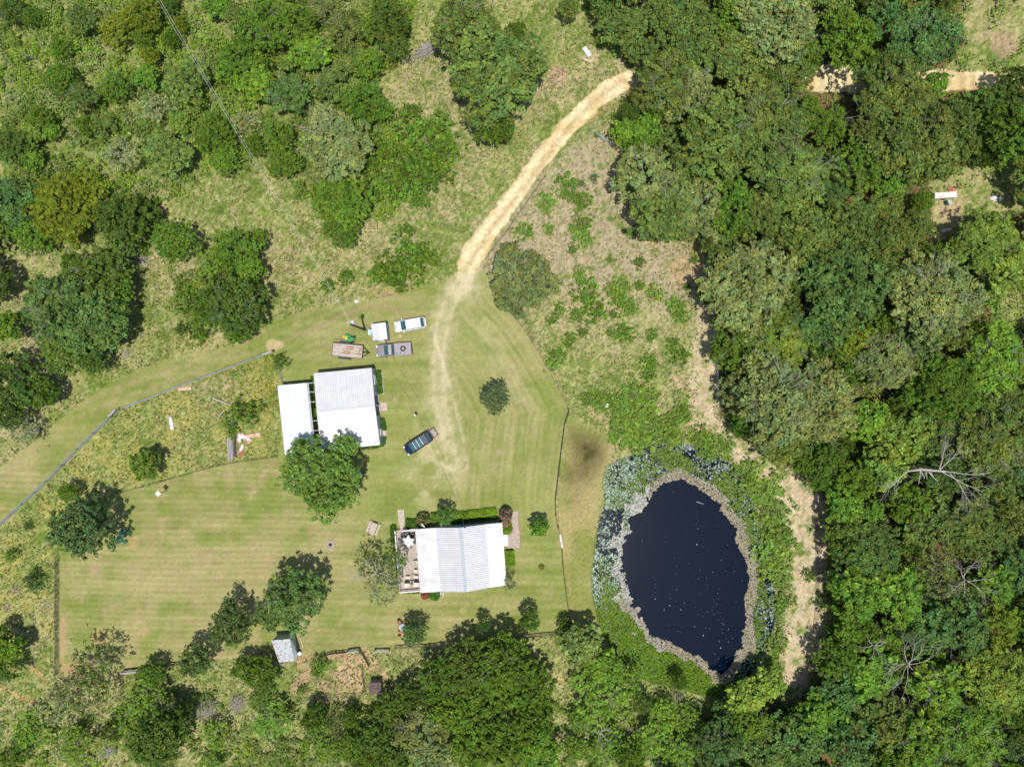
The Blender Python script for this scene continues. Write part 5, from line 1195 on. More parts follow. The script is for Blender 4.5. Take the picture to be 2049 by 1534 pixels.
def rusty_shed():
    he, hb = 2.2, 2.45
    A, B, C, D = W(542.5,1280.5,hb), W(580,1277.5,hb), W(588.5,1322,he), W(558.5,1325,he)
    c = (A+B+C+D)/4
    t = thing('rusty_shed', 'old shed with a pale tin roof streaked with red rust', 'shed', (c.x, c.y, 0))
    rf = bpy.data.objects.new('roof', None); COL.objects.link(rf); rf.parent = t
    roof_slope(A, B, C, D, 4, 3, RUST, rf, rib_h=.02)
    # steep narrow slope to the right
    E, F = W(586,1282,1.75), W(596,1311,1.65)
    roof_slope(B, C, F, E, 1, 6, M('aged_tin', (.36,.42,.44), .5, var=.1), rf, rib_h=.02)
    def g(p): return Vector((c.x+(p.x-c.x)*.93, c.y+(p.y-c.y)*.93, 0))
    K = [g(p) for p in (A, B, C, D)]
    for i in range(4): w_ = MB(); wall(w_, K[i], K[(i+1) % 4], -.03, he-.1, ribs=.3); bw(w_, 'wall', M('aged_tin', (.36,.42,.44), .5), t)
    p = W(599, 1307, .55); b = thing('bucket', 'white bucket at the right foot of the rusty shed', 'bucket', (p.x, p.y, 0))
    MB().lathe([(.2, 0), (.27, .5), (.29, .52), (.25, .5)], n=14).build('body', WHITE, b); MB().lathe([(.285, .525), (.285, .55)], n=14).build('lid', WHITE, b)
    p = W(603, 1287, .1); f = thing('timber', 'L-shaped pale timber frame lying by the rusty shed', 'timber', (p.x, p.y, 0))
    for a_, b_ in (((601,1275),(606,1293)), ((606,1293),(597,1297))):
        m = MB(); m.tube(W(*a_, .1), W(*b_, .1), .07, n=4); bw(m, 'plank', M('pale_pine', (.62,.50,.36), .8), f)
rusty_shed()

def hut():
    p = W(751, 1377, 1.7); t = thing('hut', 'small dark weathered hut in the shade at the wood edge', 'hut', (p.x, p.y, 0), .05)
    dk = M('dark_shingle', (.13,.09,.085), .9, var=.4, scale=5)
    for sx in (-1, 1): m = MB(); m.box((sx*.78, 0, .8), (.08, 1.5, 1.6)); m.build('wall', POSTW, t)
    for sy in (-1, 1): m = MB(); m.box((0, sy*.72, .8), (1.48, .08, 1.6)); m.build('wall', POSTW, t)
    rf = bpy.data.objects.new('roof', None); COL.objects.link(rf); rf.parent = t
    for i in range(4):
        for s in (-1, 1): m = MB(); m.box((-.68+i*.45, s*.42, 1.78-(.03 if i % 2 else 0)), (.43, .88, .05), rx=-s*.3); m.build('roof_panel', dk, rf)
hut()

# ------------------------------------------------------------------ vehicles
def car(kind, px, py, ang, paint, roofpaint, label, L, Wd, nm):
    p = W(px, py, 1.0); t = thing(nm, label, 'car' if kind != 'pickup' else 'pickup truck', (p.x, p.y, -.02), ang)
    hw = Wd/2
    def ring(x, w_, zt, zb=.28, r=.12):
        return [(x, -w_, zb), (x, -w_, zt-r*1.5), (x, -w_+r*.5, zt-r*.5), (x, -w_+r*1.6, zt), (x, w_-r*1.6, zt), (x, w_-r*.5, zt-r*.5), (x, w_, zt-r*1.5), (x, w_, zb)]
    # x runs forward (+x = nose)
    h = L/2
    if kind == 'pickup':
        st = [(h, .55, .60), (h-.12, .80, .78), (h-.45, .93, .98), (h-1.5, .98, 1.10), (h-1.75, 1.0, 1.12), (-h*.03, 1.0, 1.12)]
        bed0 = -h*.03
        m = MB(); m.loft([ring(x, hw*k, z) for x, k, z in st]); m.build('body', paint, t, True)
        # bed: floor, sides, tailgate
        bd = MB(); bd.box(((bed0-h)/2, 0, .62), (h+bed0, Wd*.96, .30)); bd.build('bed_floor', paint, t)
        for s in (-1, 1): m = MB(); m.box(((bed0-h)/2+.0, s*(hw-.07), .95), (h+bed0, .14, .42)); m.build('bed_side', paint, t)
        m = MB(); m.box((-h+.05, 0, .93), (.1, Wd*.86, .46)); m.build('tailgate', paint, t)
        lid = MB(); lid.box(((bed0-h)/2, 0, 1.185), (h+bed0-.16, Wd*.84, .05)); lid.box(((bed0-h)/2, 0, 1.215), (h+bed0-.5, .05, .02)); lid.build('bed_cover', M('grey_cover', (.30,.28,.29), .6), t)
        x0, x1, x2, x3 = h-1.22, h-2.0, bed0+.30, bed0+.02; zr = 1.78; wr = hw*.78; zb = 1.12
        sp = MB(); k = 20
        rg = []
        for i in range(k):
            a = 6.283*i/k; rg.append([(math.cos(a)*(.32+.09*math.cos(b)), math.sin(a)*(.32+.09*math.cos(b)), .09*math.sin(b)) for b in [6.283*j/6 for j in range(6)]])
        rg.append(rg[0]); sp.loft(rg, cap=False)
        o = sp.build('spare_tyre', RUBBER, None, True); o.location = (p.x+math.cos(ang)*(-h*.55)-math.sin(ang)*.05, p.y+math.sin(ang)*(-h*.55)+.05, 1.30); tag(o, 'loose tyre lying on the bed cover of the grey pickup', 'tyre')
        for s, xx in ((1, bed0-.35), (1, bed0-.95)): m = MB(); m.box((xx, s*hw*.62, 1.24), (.16, .12, .06)); m.build('latch', DARKM, t)
    else:
        st = [(h, .62, .62), (h-.10, .82, .78), (h-.35, .93, .90), (h-1.15, .98, 1.02), (h-1.4, 1.0, 1.05), (-h+.5, 1.0, 1.05), (-h+.12, .93, 1.0), (-h, .80, .85)]
        m = MB(); m.loft([ring(x, hw*k, z) for x, k, z in st]); m.build('body', paint, t, True)
        x0, x1, x2, x3 = h-.92, h-1.80, -h+.62, -h+.14; zr = 1.66; wr = hw*.80; zb = 1.05
    wb = hw*.93
    base = [(x0, -wb*.92, zb), (x0, wb*.92, zb), (x3, wb*.95, zb), (x3, -wb*.95, zb)]
    top = [(x1, -wr, zr), (x1, wr, zr), (x2, wr, zr), (x2, -wr, zr)]
    m = MB(); m.add(base+top, [(3,2,1,0),(4,5,6,7),(0,1,5,4),(1,2,6,5),(2,3,7,6),(3,0,4,7)]); m.build('cabin', paint, t)
    rm = MB(); xm = (x1+x2)/2; lx = (x1-x2)
    rm.prism([(x2+.02, -wr*.96), (x1-.04, -wr*.98), (x1+.04, -wr*.6), (x1+.07, 0), (x1+.04, wr*.6), (x1-.04, wr*.98), (x2+.02, wr*.96), (x2-.05, 0)], zr-.01, zr+.055, .06); rm.build('roof', roofpaint, t)
    def panel(q, nm2, shrink=.88, off=.012, mat=GLASS):
        q = [Vector(v) for v in q]; cc = sum(q, Vector())/4; n = (q[1]-q[0]).cross(q[3]-q[0]).normalized()
        if n.dot(cc-Vector((xm, 0, zb-.3))) < 0: n = -n
        v = [cc+(k-cc)*shrink+n*off for k in q]; vb = [k-n*.02 for k in v]
        m = MB(); m.add(v+vb, [(0,1,2,3),(7,6,5,4),(0,4,5,1),(1,5,6,2),(2,6,7,3),(3,7,4,0)]); return m.build(nm2, mat, t)
    B_, T_ = base, top
    panel([B_[0], B_[1], T_[1], T_[0]], 'windscreen', .90); panel([B_[2], B_[3], T_[3], T_[2]], 'rear_window', .85)
    for s, (b0, b1, t0, t1) in ((1, (B_[1], B_[2], T_[1], T_[2])), (-1, (B_[0], B_[3], T_[0], T_[3]))):
        for u0, u1 in ((.04, .36), (.38, .68), (.70, .97)) if kind != 'pickup' else ((.06, .5), (.53, .94)):
            bb0, bb1 = Vector(b0).lerp(Vector(b1), u0), Vector(b0).lerp(Vector(b1), u1); tt0, tt1 = Vector(t0).lerp(Vector(t1), u0), Vector(t0).lerp(Vector(t1), u1)
            panel([bb0, bb1, tt1, tt0], 'side_window', .86)
    tyre = MB().tube((0, -.11, 0), (0, .11, 0), .35, n=18).mesh('tyre', RUBBER); rim = MB().tube((0, -.125, 0), (0, .125, 0), .20, n=12).mesh('rim', GALV)
    for sx in (h-.95, -h+.95):
        for sy in (-1, 1):
            wo = inst('wheel', tyre, t, (sx, sy*(hw-.10), .35)); inst('rim', rim, wo)
    HL = M('lamp_glass', (.8,.8,.78), .1); TL_ = M('red_lamp', (.45,.02,.02), .3)
    for s in (-1, 1):
        m = MB(); m.box((h-.14, s*hw*.68, .74), (.22, .32, .14), s*-.35); m.build('headlight', HL, t)
        m = MB(); m.box((-h+.03, s*hw*.82, .88), (.08, .22, .28)); m.build('taillight', TL_, t)
        m = MB(); m.box((x0-.32, s*(hw+.10), 1.10), (.14, .24, .16)); m.build('mirror', DARKM if kind == 'pickup' else paint, t)
    m = MB(); m.box((h+.01, 0, .48), (.12, Wd*.72, .18)); m.build('bumper', paint, t); m = MB(); m.box((-h-.03, 0, .48), (.14, Wd*.78, .18)); m.build('bumper', DARKM if kind == 'pickup' else paint, t)
    m = MB(); m.box((h-.72, 0, 1.0 if kind != 'pickup' else 1.08), (.5, .5, .01), 0); 
    for s in (-1, 1): m = MB(); m.box((x1-.02-lx/2, s*wr*.88, zr+.09), (lx*.9, .04, .04)); m.build('roof_rail', DARKM if kind == 'suv_dark' else GALV, t)
    return t, h
SILV = M('silver_white_paint', (.66,.68,.72), .28, var=.02, coat=.5); GREYP = M('grey_mauve_paint', (.27,.25,.265), .3, var=.03, coat=.6); NAVY = M('navy_paint', (.012,.022,.05), .22, var=.05, coat=.8)
car('suv', 820, 649, math.radians(180+9.5), SILV, M('white_car_roof', (.82,.82,.83), .35), 'silver and white station wagon with a bright white roof parked by the small shed', 4.55, 1.78, 'parked_car')
car('pickup', 787.5, 699.5, math.radians(180+4), GREYP, M('taupe_roof_paint', (.33,.29,.29), .4, coat=.3), 'grey double-cab pickup truck carrying a loose tyre on its bed cover', 5.25, 1.9, 'pickup_truck')
t, h = car('suv_dark', 836.5, 886.5, math.radians(180+33), NAVY, NAVY, 'dark blue car with roof rails and a rear cargo rack near the barn', 4.5, 1.8, 'parked_car')
for i in range(3): m = MB(); m.box((.55-i*.62, 0, 1.76), (.05, 1.25, .03)); m.build('crossbar', GALV, t)
m = MB(); m.box((-.1, 0, 1.742), (1.7, 1.0, .012)); m.build('sunroof', GLASS, t)
rk = bpy.data.objects.new('cargo_rack', None); COL.objects.link(rk); rk.parent = t; rk.location = (-h-.5, 0, .55)
for i in range(5): m = MB(); m.box((-.27+i*.135, 0, 0), (.115, 1.25, .03)); m.build('slat', DECK2, rk)
m = MB()
for s in (-1, 1): m.box((0, s*.65, .05), (.75, .05, .1)); m.box((s*.37, 0, .05), (.05, 1.3, .1))
m.tube((.2, 0, -.02), (.6, 0, -.02), .04, n=4); m.build('rack_frame', DARKM, rk)

def trailer():
    p = W(695, 701.5, .7); t = thing('flatbed_trailer', 'flatbed trailer with weathered plank bed and two metal ramps', 'trailer', (p.x, p.y, 0), math.radians(-5.5))
    for i in range(11): m = MB(); m.box((0, -.86+i*.172, .62+random.uniform(-.004, .004)), (4.45, .160, .05)); m.build('plank', DECK if i % 3 else DECK2, t)
    m = MB()
    for s in (-1, 1): m.box((0, s*1.0, .62), (4.6, .08, .14))
    for s in (-1, 1): m.box((s*2.27, 0, .60), (.08, 2.0, .12))
    for x in (-1.5, 0, 1.5): m.box((x, 0, .53), (.08, 1.9, .08))
    m.build('frame', DARKM, t)
    m = MB()
    for s in (-1, 1): m.tube((2.3, s*.75, .58), (3.2, 0, .55), .05, n=4)
    m.tube((2.3, 0, .58), (3.4, 0, .55), .05, n=4); m.build('tongue', DARKM, t)
    ty = MB().tube((0, -.1, 0), (0, .1, 0), .33, n=14).mesh('wheel', RUBBER)
    for x in (-.75, .05):
        for s in (-1, 1): inst('wheel', ty, t, (x, s*1.17, .33))
    for s in (-1, 1): m = MB(); m.box((-.35, s*1.17, .70), (1.6, .26, .04)); m.box((-1.2, s*1.17, .6), (.2, .26, .04), ry=-.8); m.box((.5, s*1.17, .6), (.2, .26, .04), ry=.8); m.build('fender', DARKM, t)
    for x, y in ((.35, .42), (-.05, -.28)):
        r = MB()
        for s in (-1, 1): r.box((x, y+s*.2, .69), (1.1, .05, .05))
        for i in range(8): r.box((x-.5+i*.14, y, .70), (.05, .4, .03))
        r.build('ramp', RUSTR, t)
    m = MB(); g = random.Random(4)
    for i in range(16): a = g.uniform(0, 6.28); m.box((1.75+g.uniform(-.4, .4), g.uniform(-.6, .7), .67+g.uniform(0, .05)), (g.uniform(.2, .6), .05, .04), a)
    c = m.build('rusty_scrap', RUSTR); c.location = (p.x, p.y, 0.0); c.rotation_euler = (0, 0, math.radians(-5.5)); tag(c, 'scatter of rusty metal scrap on the front end of the trailer', 'scrap metal')
    m = MB(); m.box((1.85, -.62, .67), (.35, .12, .05), .3); 
    tag(brush_pile(684, 682, .9, .35, -.1, 26, 'heap of dry sticks between the trailer and the green mower', hh=.25, rad=.02, seed=8), None)
trailer()

def mower():
    p = W(697.5, 676.5, .6); t = thing('riding_mower', 'green riding mower with yellow seat behind the trailer', 'riding mower', (p.x, p.y, 0), math.radians(-10))
    GR = M('mower_green', (.03,.28,.07), .4, coat=.4); YL = M('mower_yellow', (.75,.50,.05), .5)
    m = MB(); m.loft([[(x, -w_, .35), (x, -w_, z-.08), (x, -w_*.6, z), (x, w_*.6, z), (x, w_, z-.08), (x, w_, .35)] for x, w_, z in ((.25, .26, .80), (.5, .27, .82), (.8, .24, .74), (.9, .15, .62))]); m.build('hood', GR, t, True)
    m = MB(); m.box((-.15, 0, .42), (.9, .75, .14)); m.build('body', GR, t)
    m = MB(); m.lathe([(.48, .16), (.52, .26), (.42, .32)], (0, 0, 0), 14); m.build('mower_deck', GR, t)
    m = MB(); m.box((-.35, 0, .64), (.42, .44, .12)); m.box((-.58, 0, .86), (.10, .44, .38), ry=-.15); m.build('seat', YL, t)
    for s in (-1, 1): m = MB(); m.box((-.42, s*.42, .62), (.55, .22, .06)); m.build('fender', GR, t)
    for x, r, w_ in ((-.45, .30, .24), (.72, .20, .16)):
        me = MB().tube((0, -w_/2, 0), (0, w_/2, 0), r, n=14).mesh('wheel', RUBBER)
        for s in (-1, 1): inst('wheel', me, t, (x, s*.43, r))
    m = MB(); m.tube((.1, 0, .5), (-.02, 0, .95), .02); k = 12
    for i in range(k): a, b = 6.283*i/k, 6.283*(i+1)/k; m.tube((-.02+.16*math.cos(a)*.9, .16*math.sin(a), .95), (-.02+.16*math.cos(b)*.9, .16*math.sin(b), .95), .015, n=4)
    m.build('steering_wheel', DARKM, t)
    p = W(688.5, 674, .4); b = thing('tub', 'orange tub with a dark rim left of the green mower', 'tub', (p.x, p.y, 0)); MB().lathe([(.2, 0), (.3, .32), (.33, .34), (.28, .32), (.2, .1)], n=14).build('body', M('orange_plastic', (.70,.38,.12), .5), b)
mower()

def pole():
    p = W(730.4, 659.5, 0); t = thing('utility_pole', 'tall wooden utility pole with a white transformer can near its top', 'utility pole', (p.x, p.y, 0))
    m = MB(); m.tube((0, 0, -.2), (0, 0, 9.6), .19, .13, n=10); m.build('pole', M('creosote_pole', (.10,.07,.055), .9, var=.3), t)
    m = MB(); m.lathe([(.25, 8.0), (.26, 8.1), (.26, 8.85), (.20, 8.95), (.05, 9.0)], (.12, .34, 0), 12); m.build('transformer', WHITE, t)
    m = MB(); m.box((0, .05, 9.35), (.9, .1, .1), .4); m.build('crossarm', GREYW, t)
    for s in (-1, 1): m = MB(); m.lathe([(.05, 9.4), (.07, 9.5), (.03, 9.6)], (s*.38, .05+s*.16, 0), 8); m.build('insulator', WHITE, t)
    m = MB(); m.tube((.15, .4, 9.0), (-.2, .0, 9.5), .02, n=4); m.tube((0, 0, 9.5), (-.5, .3, 9.3), .03, n=4); m.build('jumper', WHITE, t)
    WI = M('bright_wire', (.80,.79,.74), .5)
    for k, lab in ((0, 'overhead wire crossing the upper left field, nearer the left edge'), (1, 'overhead wire crossing the upper left field, nearer the road')):
        a = W(702+k*2.5, 649.5-k*1.5, 9.45); b = W(315+k*5, 0-k, 9.3); d_ = (b-a); e = a+d_*1.35; m = MB(); q = a
        for i in range(1, 25):
            u = i/24; s = lerp(a, e, u); s.z = 9.45-2.2*u*(1-u)
            k2 = (CAM_H-s.z)/(CAM_H-9.4); s = Vector((s.x*k2, s.y*k2, s.z)); m.tube(q, s, .011, n=4, cap=False); q = s
        o = m.build('power_line', WI); tag(o, lab, 'power line', 'the two overhead wires')
    m = MB(); pts = [(706,652,9.0),(745,697,7.9),(767,722,7.2),(792,757,6.6),(812,786,6.1),(832,818,5.7),(849,856,5.3),(862.5,888,5.0),(887.5,943,4.6),(912.5,998,4.3),(930,1056,4.15)]
    Q = [W(*v) for v in pts]
    for a, b in zip(Q, Q[1:]): m.tube(a, b, .016, n=4, cap=False)
    tag(m.build('service_cable', M('dark_cable', (.07,.08,.06), .6)), 'thin dark service cable curving from the pole to the house', 'cable')
    m = MB(); m.tube(W(706,652,9.2), W(750,703,3.5), .015, n=4); 
pole()

def person():
    p = W(833.5, 829, 0); t = thing('person', 'person in white shirt and cap with dark trousers standing on the lawn', 'person', (p.x, p.y, -.02), 2.2)
    SK = M('skin', (.45,.28,.20), .6)
    def skin(name, pts, edges, rad, mat, sub=1):
        me = bpy.data.meshes.new(name); me.from_pydata(pts, edges, []); o = bpy.data.objects.new(name, me); COL.objects.link(o); o.parent = t
        md = o.modifiers.new('s', 'SKIN'); sb = o.modifiers.new('b', 'SUBSURF'); sb.levels = sub; sb.render_levels = sub
        for i, r in enumerate(rad): me.skin_vertices[0].data[i].radius = (r[0], r[1]) if isinstance(r, tuple) else (r, r)
        me.skin_vertices[0].data[0].use_root = True; me.materials.append(mat); md.use_smooth_shade = True
        return o
    P = [(0,0,.95),(0,0,1.15),(0,-.01,1.40),(0,0,1.50),(0,.01,1.58),(0,.02,1.68),(0,.01,1.76),
         (.10,0,.90),(.11,.02,.50),(.12,-.02,.10),(.13,.12,.04),(-.10,0,.90),(-.12,.03,.50),(-.13,.0,.10),(-.14,.13,.04),
         (.19,0,1.40),(.24,.02,1.14),(.14,.24,1.12),(-.19,0,1.40),(-.24,.02,1.14),(-.14,.24,1.12)]
    E = [(0,1),(1,2),(2,3),(3,4),(4,5),(5,6),(0,7),(7,8),(8,9),(9,10),(0,11),(11,12),(12,13),(13,14),(2,15),(15,16),(16,17),(2,18),(18,19),(19,20)]
    R = [(.15,.10),(.14,.10),(.17,.11),.06,.065,.095,.085,.09,.065,.045,.045,.09,.065,.045,.045,.055,.045,.035,.055,.045,.035]
    skin('body', P, E, R, SK)
    skin('shirt', [P[0], P[1], P[2], P[15], P[16], P[18], P[19]], [(0,1),(1,2),(2,3),(3,4),(2,5),(5,6)], [(.165,.12),(.16,.12),(.19,.13),.075,.06,.075,.06], M('white_cloth', (.75,.75,.76), .9))
    skin('trousers', [P[0], P[7], P[8], P[9], P[11], P[12], P[13]], [(0,1),(1,2),(2,3),(0,4),(4,5),(5,6)], [(.165,.115),.10,.08,.065,.10,.08,.065], M('dark_cloth', (.02,.02,.03), .9))
    MB().lathe([(.115, 1.70), (.118, 1.74), (.09, 1.80), (.03, 1.82)], (0, .02, 0), 12).box((0, .13, 1.72), (.16, .12, .015)).build('cap', WHITE, t)
    MB().box((0, .02+.098, 1.655), (.03, .03, .04)).build('nose', SK, t)
    MB().box((0, .30, 1.13), (.20, .10, .04)).build('x', DARKM, t).name = 'handset'
person()

def yard():
    # picnic table
    p = W(746.8, 1056.5, .5); t = thing('picnic_table', 'weathered picnic table with two benches on the lawn beside the half-dead tree', 'picnic table', (p.x, p.y, 0), math.radians(-22))
    for i in range(5): m = MB(); m.box((-.34+i*.17, 0, .74), (.155, 1.75, .04)); m.build('top_plank', DECK, t)
    for s in (-1, 1):
        for k in (0, 1): m = MB(); m.box((s*(.64+k*.16), 0, .45), (.14, 1.75, .04)); m.build('bench_plank', DECK, t)
    for y in (-.6, .6):
        m = MB(); m.box((0, y, .70), (.8, .06, .08)); m.box((0, y, .40), (1.6, .06, .08)); m.tube((-.25, y, .7), (-.6, y, 0), .045, n=4); m.tube((.25, y, .7), (.6, y, 0), .045, n=4); m.build('leg_frame', GREYW, t)
    # fire pit
    p = W(660.8, 1089.5, .1); t = thing('fire_pit', 'round stone-ringed fire pit with charred wood on the lawn', 'fire pit', (p.x, p.y, 0))
    me = MB().lathe([(.42, -.4), (.5, 0), (.42, .35), (.2, .42)], n=6).mesh('stone', STONE)
    for i in range(18): a = 6.283*i/18; inst('stone', me, t, (.64*math.cos(a), .64*math.sin(a), .06), (0, 0, a), (.22, .24, .24))
    for i in range(15): a = 6.283*i/15; inst('stone', me, t, (.44*math.cos(a), .44*math.sin(a), .03), (0, 0, a), (.2, .2, .18))
    MB().lathe([(.38, 0), (.36, .02)], n=18).build('ash', M('ash', (.35,.26,.22), .95, var=.4, scale=12), t)
    for i in range(8): a = i*.8; m = MB(); m.tube((math.cos(a)*.25, math.sin(a)*.25, .05), (-math.cos(a+.5)*.2, -math.sin(a+.3)*.2, .14), .045, n=6); m.build('charred_log', CHAR, t)
    # birdhouse on a pole
    b0 = W(333.5, 981.3, 0); hh = 2.3; t = thing('birdhouse', 'birdhouse with a white roof on a thin pole at the lawn edge', 'birdhouse', (b0.x, b0.y, 0))
    MB().tube((0, 0, -.1), (0, 0, hh), .05, n=8).build('pole', DARKM, t); MB().box((0, 0, hh+.15), (.42, .42, .34), .7).build('box', GREYW, t)
    m = MB(); m.lathe([(.46, hh+.32), (.05, hh+.55)], n=4); m.build('roof', WHITE, t); MB().tube((.14, .14, hh+.15), (.23, .23, hh+.15), .05, n=8).build('entrance_hole', CHAR, t)
    # green chairs and footstools
    GC = M('green_plastic', (.03,.14,.09), .6)
    def adir(px, py, lab):
        p = W(px, py, .5); t = thing('garden_chair', lab, 'chair', (p.x, p.y, 0), math.radians(205-90)); LABELS.add(lab)
        for i in range(5): m = MB(); m.box((-.24+i*.12, .30, .62), (.10, .04, .75-.05*abs(i-2)), rx=-.4); m.build('back_slat', GC, t)
        for i in range(4): m = MB(); m.box((0, -.22+i*.13, .34+(-.22+i*.13)*-.2), (.56, .11, .03)); m.build('seat_slat', GC, t)
        for s in (-1, 1): m = MB(); m.box((s*.36, .0, .56), (.12, .7, .03)); m.build('armrest', GC, t)
        for s in (-1, 1):
            m = MB(); m.box((s*.32, -.28, .28), (.05, .08, .56)); m.build('leg', GC, t); m = MB(); m.box((s*.32, .28, .26), (.05, .08, .52)); m.build('leg', GC, t)
    adir(247.5, 1062.5, 'green slatted garden chair, uppermost of three under the round tree'); adir(243.5, 1072.5, 'green slatted garden chair, middle of three under the round tree'); adir(238.5, 1081, 'green slatted garden chair, lowest of three under the round tree')
    for px, py, lab in ((257.5, 1066, 'green footstool in front of the uppermost green chair'), (249.5, 1084, 'green footstool in front of the lowest green chair')):
        p = W(px, py, .35); t = thing('footstool', lab, 'footstool', (p.x, p.y, 0), math.radians(115))
        for i in range(4): m = MB(); m.box((0, -.2+i*.13, .36), (.48, .11, .03)); m.build('slat', GC, t)
        for sx in (-1, 1):
            for sy in (-1, 1): m = MB(); m.box((sx*.2, sy*.18, .17), (.05, .05, .34)); m.build('leg', GC, t)
    # round metal table with curved benches
    p = W(805.5, 1255, .75); t = thing('round_table', 'round grey metal table with ring of wire chairs beside a small leafy tree', 'table', (p.x, p.y, 0))
    MB().lathe([(.55, .70), (.56, .73), (.54, .75)], n=24).build('tabletop', M('grey_blue_metal', (.34,.35,.42), .5), t); MB().tube((0, 0, 0), (0, 0, .7), .05, n=8).build('leg', DARKM, t); MB().lathe([(.3, 0), (.3, .04), (.06, .08)], n=12).build('base', DARKM, t)
    chair(800, 1266, 3.0, 'rusty wire chair below the round metal table', RUSTR, z=0, s=.95); chair(799, 1245, .6, 'rusty wire chair upper left of the round metal table', RUSTR, z=0, s=.95); chair(811, 1245, -.4, 'rusty wire chair upper right of the round metal table', RUSTR, z=0, s=.95)
    # blue things at the edge of the shade tree
    p = W(719, 943, .5); BL = M('blue_plastic', (.10,.18,.45), .5); b = thing('blue_drum', 'blue drum at the right edge of the large shade tree', 'drum', (p.x, p.y, 0)); MB().lathe([(.26, 0), (.28, .3), (.26, .6), (.2, .62)], n=14).build('body', BL, b); MB().lathe([(.21, .625), (.2, .65)], n=14).build('lid', M('pale_blue', (.4,.5,.65), .5), b)
    p = W(722, 950.5, .5); t = thing('wheelbarrow', 'dark blue wheelbarrow right beside the blue drum', 'wheelbarrow', (p.x, p.y, 0), .6)
    m = MB(); m.loft([[(-.4*k, -.28*k, z), (.5*k, -.22*k, z), (.5*k, .22*k, z), (-.4*k, .28*k, z)] for k, z in ((.6, .3), (1, .6), (.95, .6), (.55, .33))]); m.build('tray', M('navy_steel', (.02,.03,.08), .4), t)
    MB().tube((.55, -.05, .2), (.55, .05, .2), .2, n=12).build('wheel', RUBBER, t)
    m = MB()
    for s in (-1, 1): m.tube((.55, s*.06, .2), (-.95, s*.3, .6), .025, n=5); m.tube((-.3, s*.2, .4), (-.35, s*.22, 0), .025, n=5)
    m.build('handles', POSTW, t)
    # planter ring on the lawn
    hedge([(1084,1135)], .8, .45, (.14,.22,.02), 'planter', 'small round planting ring alone on the right lawn', 'planter', n=160, flowers=((.5,.15,.06), .1))
    edging([(1079.5,1135),(1081,1131),(1085,1130),(1088.5,1133),(1089,1137),(1085.5,1140),(1081,1139)], 'ring of small brown stones round the lone lawn plant', 16, size=.16, mat=POSTW)
    # white hoop and stick at the fence corner
    p = W(1132.5, 1251, 1.0); m = MB()
    for i in range(14): a, b = 6.283*i/14, 6.283*(i+1)/14; m.tube((.22*math.cos(a), .22*math.sin(a), 0), (.22*math.cos(b), .22*math.sin(b), 0), .05, n=5)
    tag(m.build('wreath_hoop', WHITE, None, loc=(p.x, p.y, 2.6)), 'white hoop hanging in the dark bush at the fence corner', 'hoop')
    p = W(1125, 1265.5, .5); m = MB(); m.box((0, 0, .4), (1.35, .1, .08)); m.box((-.6, 0, .2), (.06, .06, .4)); m.box((.6, 0, .2), (.06, .06, .4)); tag(m.build('bench_rail', WHITE, None, loc=(p.x, p.y, 0), rot=(0, 0, .03)), 'low white rail under the dark bush at the fence corner', 'rail')
    # white cover, bag, scraps
    p = W(1214, 811, .3); t = thing('well_cover', 'small square white cover standing in the weeds', 'well cover', (p.x, p.y, 0), .05); MB().box((0, 0, .2), (.42, .42, .4)).build('base', STONE, t); MB().box((0, 0, .42), (.52, .52, .06)).build('lid', M('pale_blue_white', (.70,.76,.80), .5), t)
    def rag(px, py, s, n, lab, mat=WHITE, nm='plastic_bag', cat='bag', hh=.25):
        g = random.Random(int(px)); p = W(px, py, .1); vs = []
        for j in range(4):
            for i in range(9): a = 6.283*i/9; r = s*(.5-.12*j)*g.uniform(.65, 1.2); vs.append((r*math.cos(a)*1.2, r*math.sin(a), hh*(j/3)+g.uniform(-.02, .04)))
        m = MB(); m.add(vs, [(j*9+i, j*9+(i+1) % 9, (j+1)*9+(i+1) % 9, (j+1)*9+i) for j in range(3) for i in range(9)]+[tuple(range(27, 36))])
        tag(m.build(nm, mat, None, True, loc=(p.x, p.y, .02)), lab, cat); LABELS.add(lab)
    rag(713.5, 602.5, .65, 9, 'crumpled white bag on the edge of the mown grass above the pole')
    rag(1990, 396, 1.15, 9, 'white crumpled tarpaulin in the grass at the right edge', nm='tarpaulin', cat='tarpaulin', hh=.6); rag(2003, 399, .6, 9, 'small white scrap beside the white tarpaulin', nm='scrap', cat='scrap')
    rag(533, 706, .3, 9, 'pale stone-like clod at the upper end of the mesh fence', STONE, 'stone', 'stone') if False else None
    # white trough by the road
    p = W(1174.5, 104, .3); t = thing('trough', 'long white box trough on bare soil above the road', 'trough', (p.x, p.y, 0), math.radians(-55))
    MB().box((0, 0, .2), (1.55, .62, .4)).build('body', WHITE, t); MB().box((0, 0, .415), (1.35, .06, .02)).build('slot', DARKM, t)
    for s in (-1, 1): MB().box((s*.6, 0, .03), (.1, .7, .06)).build('skid', GREYW, t)
    edging([(1166,116),(1172,120),(1180,123),(1187,119),(1188,112)], 'cluster of pale rocks around the lower end of the white trough', 9, name='rocks', size=.42, mat=M('sandstone', (.58,.48,.30), .9))
    p = W(1181, 95, .1); m = MB(); m.tube((0, 0, .12), (.5, 1.1, .14), .14, .09, n=8); m.tube((.4, .9, .15), (.75, 1.25, .1), .08, .05, n=6); tag(m.build('log', M('pinkish_log', (.48,.34,.26), .9), None, loc=(p.x-.1, p.y-.2, 0)), 'short pinkish log just above the white trough', 'log')
    brush_pile(1231, 95, .8, .35, .9, 22, 'little heap of pale sticks left of the wood above the road', DEADW, hh=.2, rad=.025, seed=31)
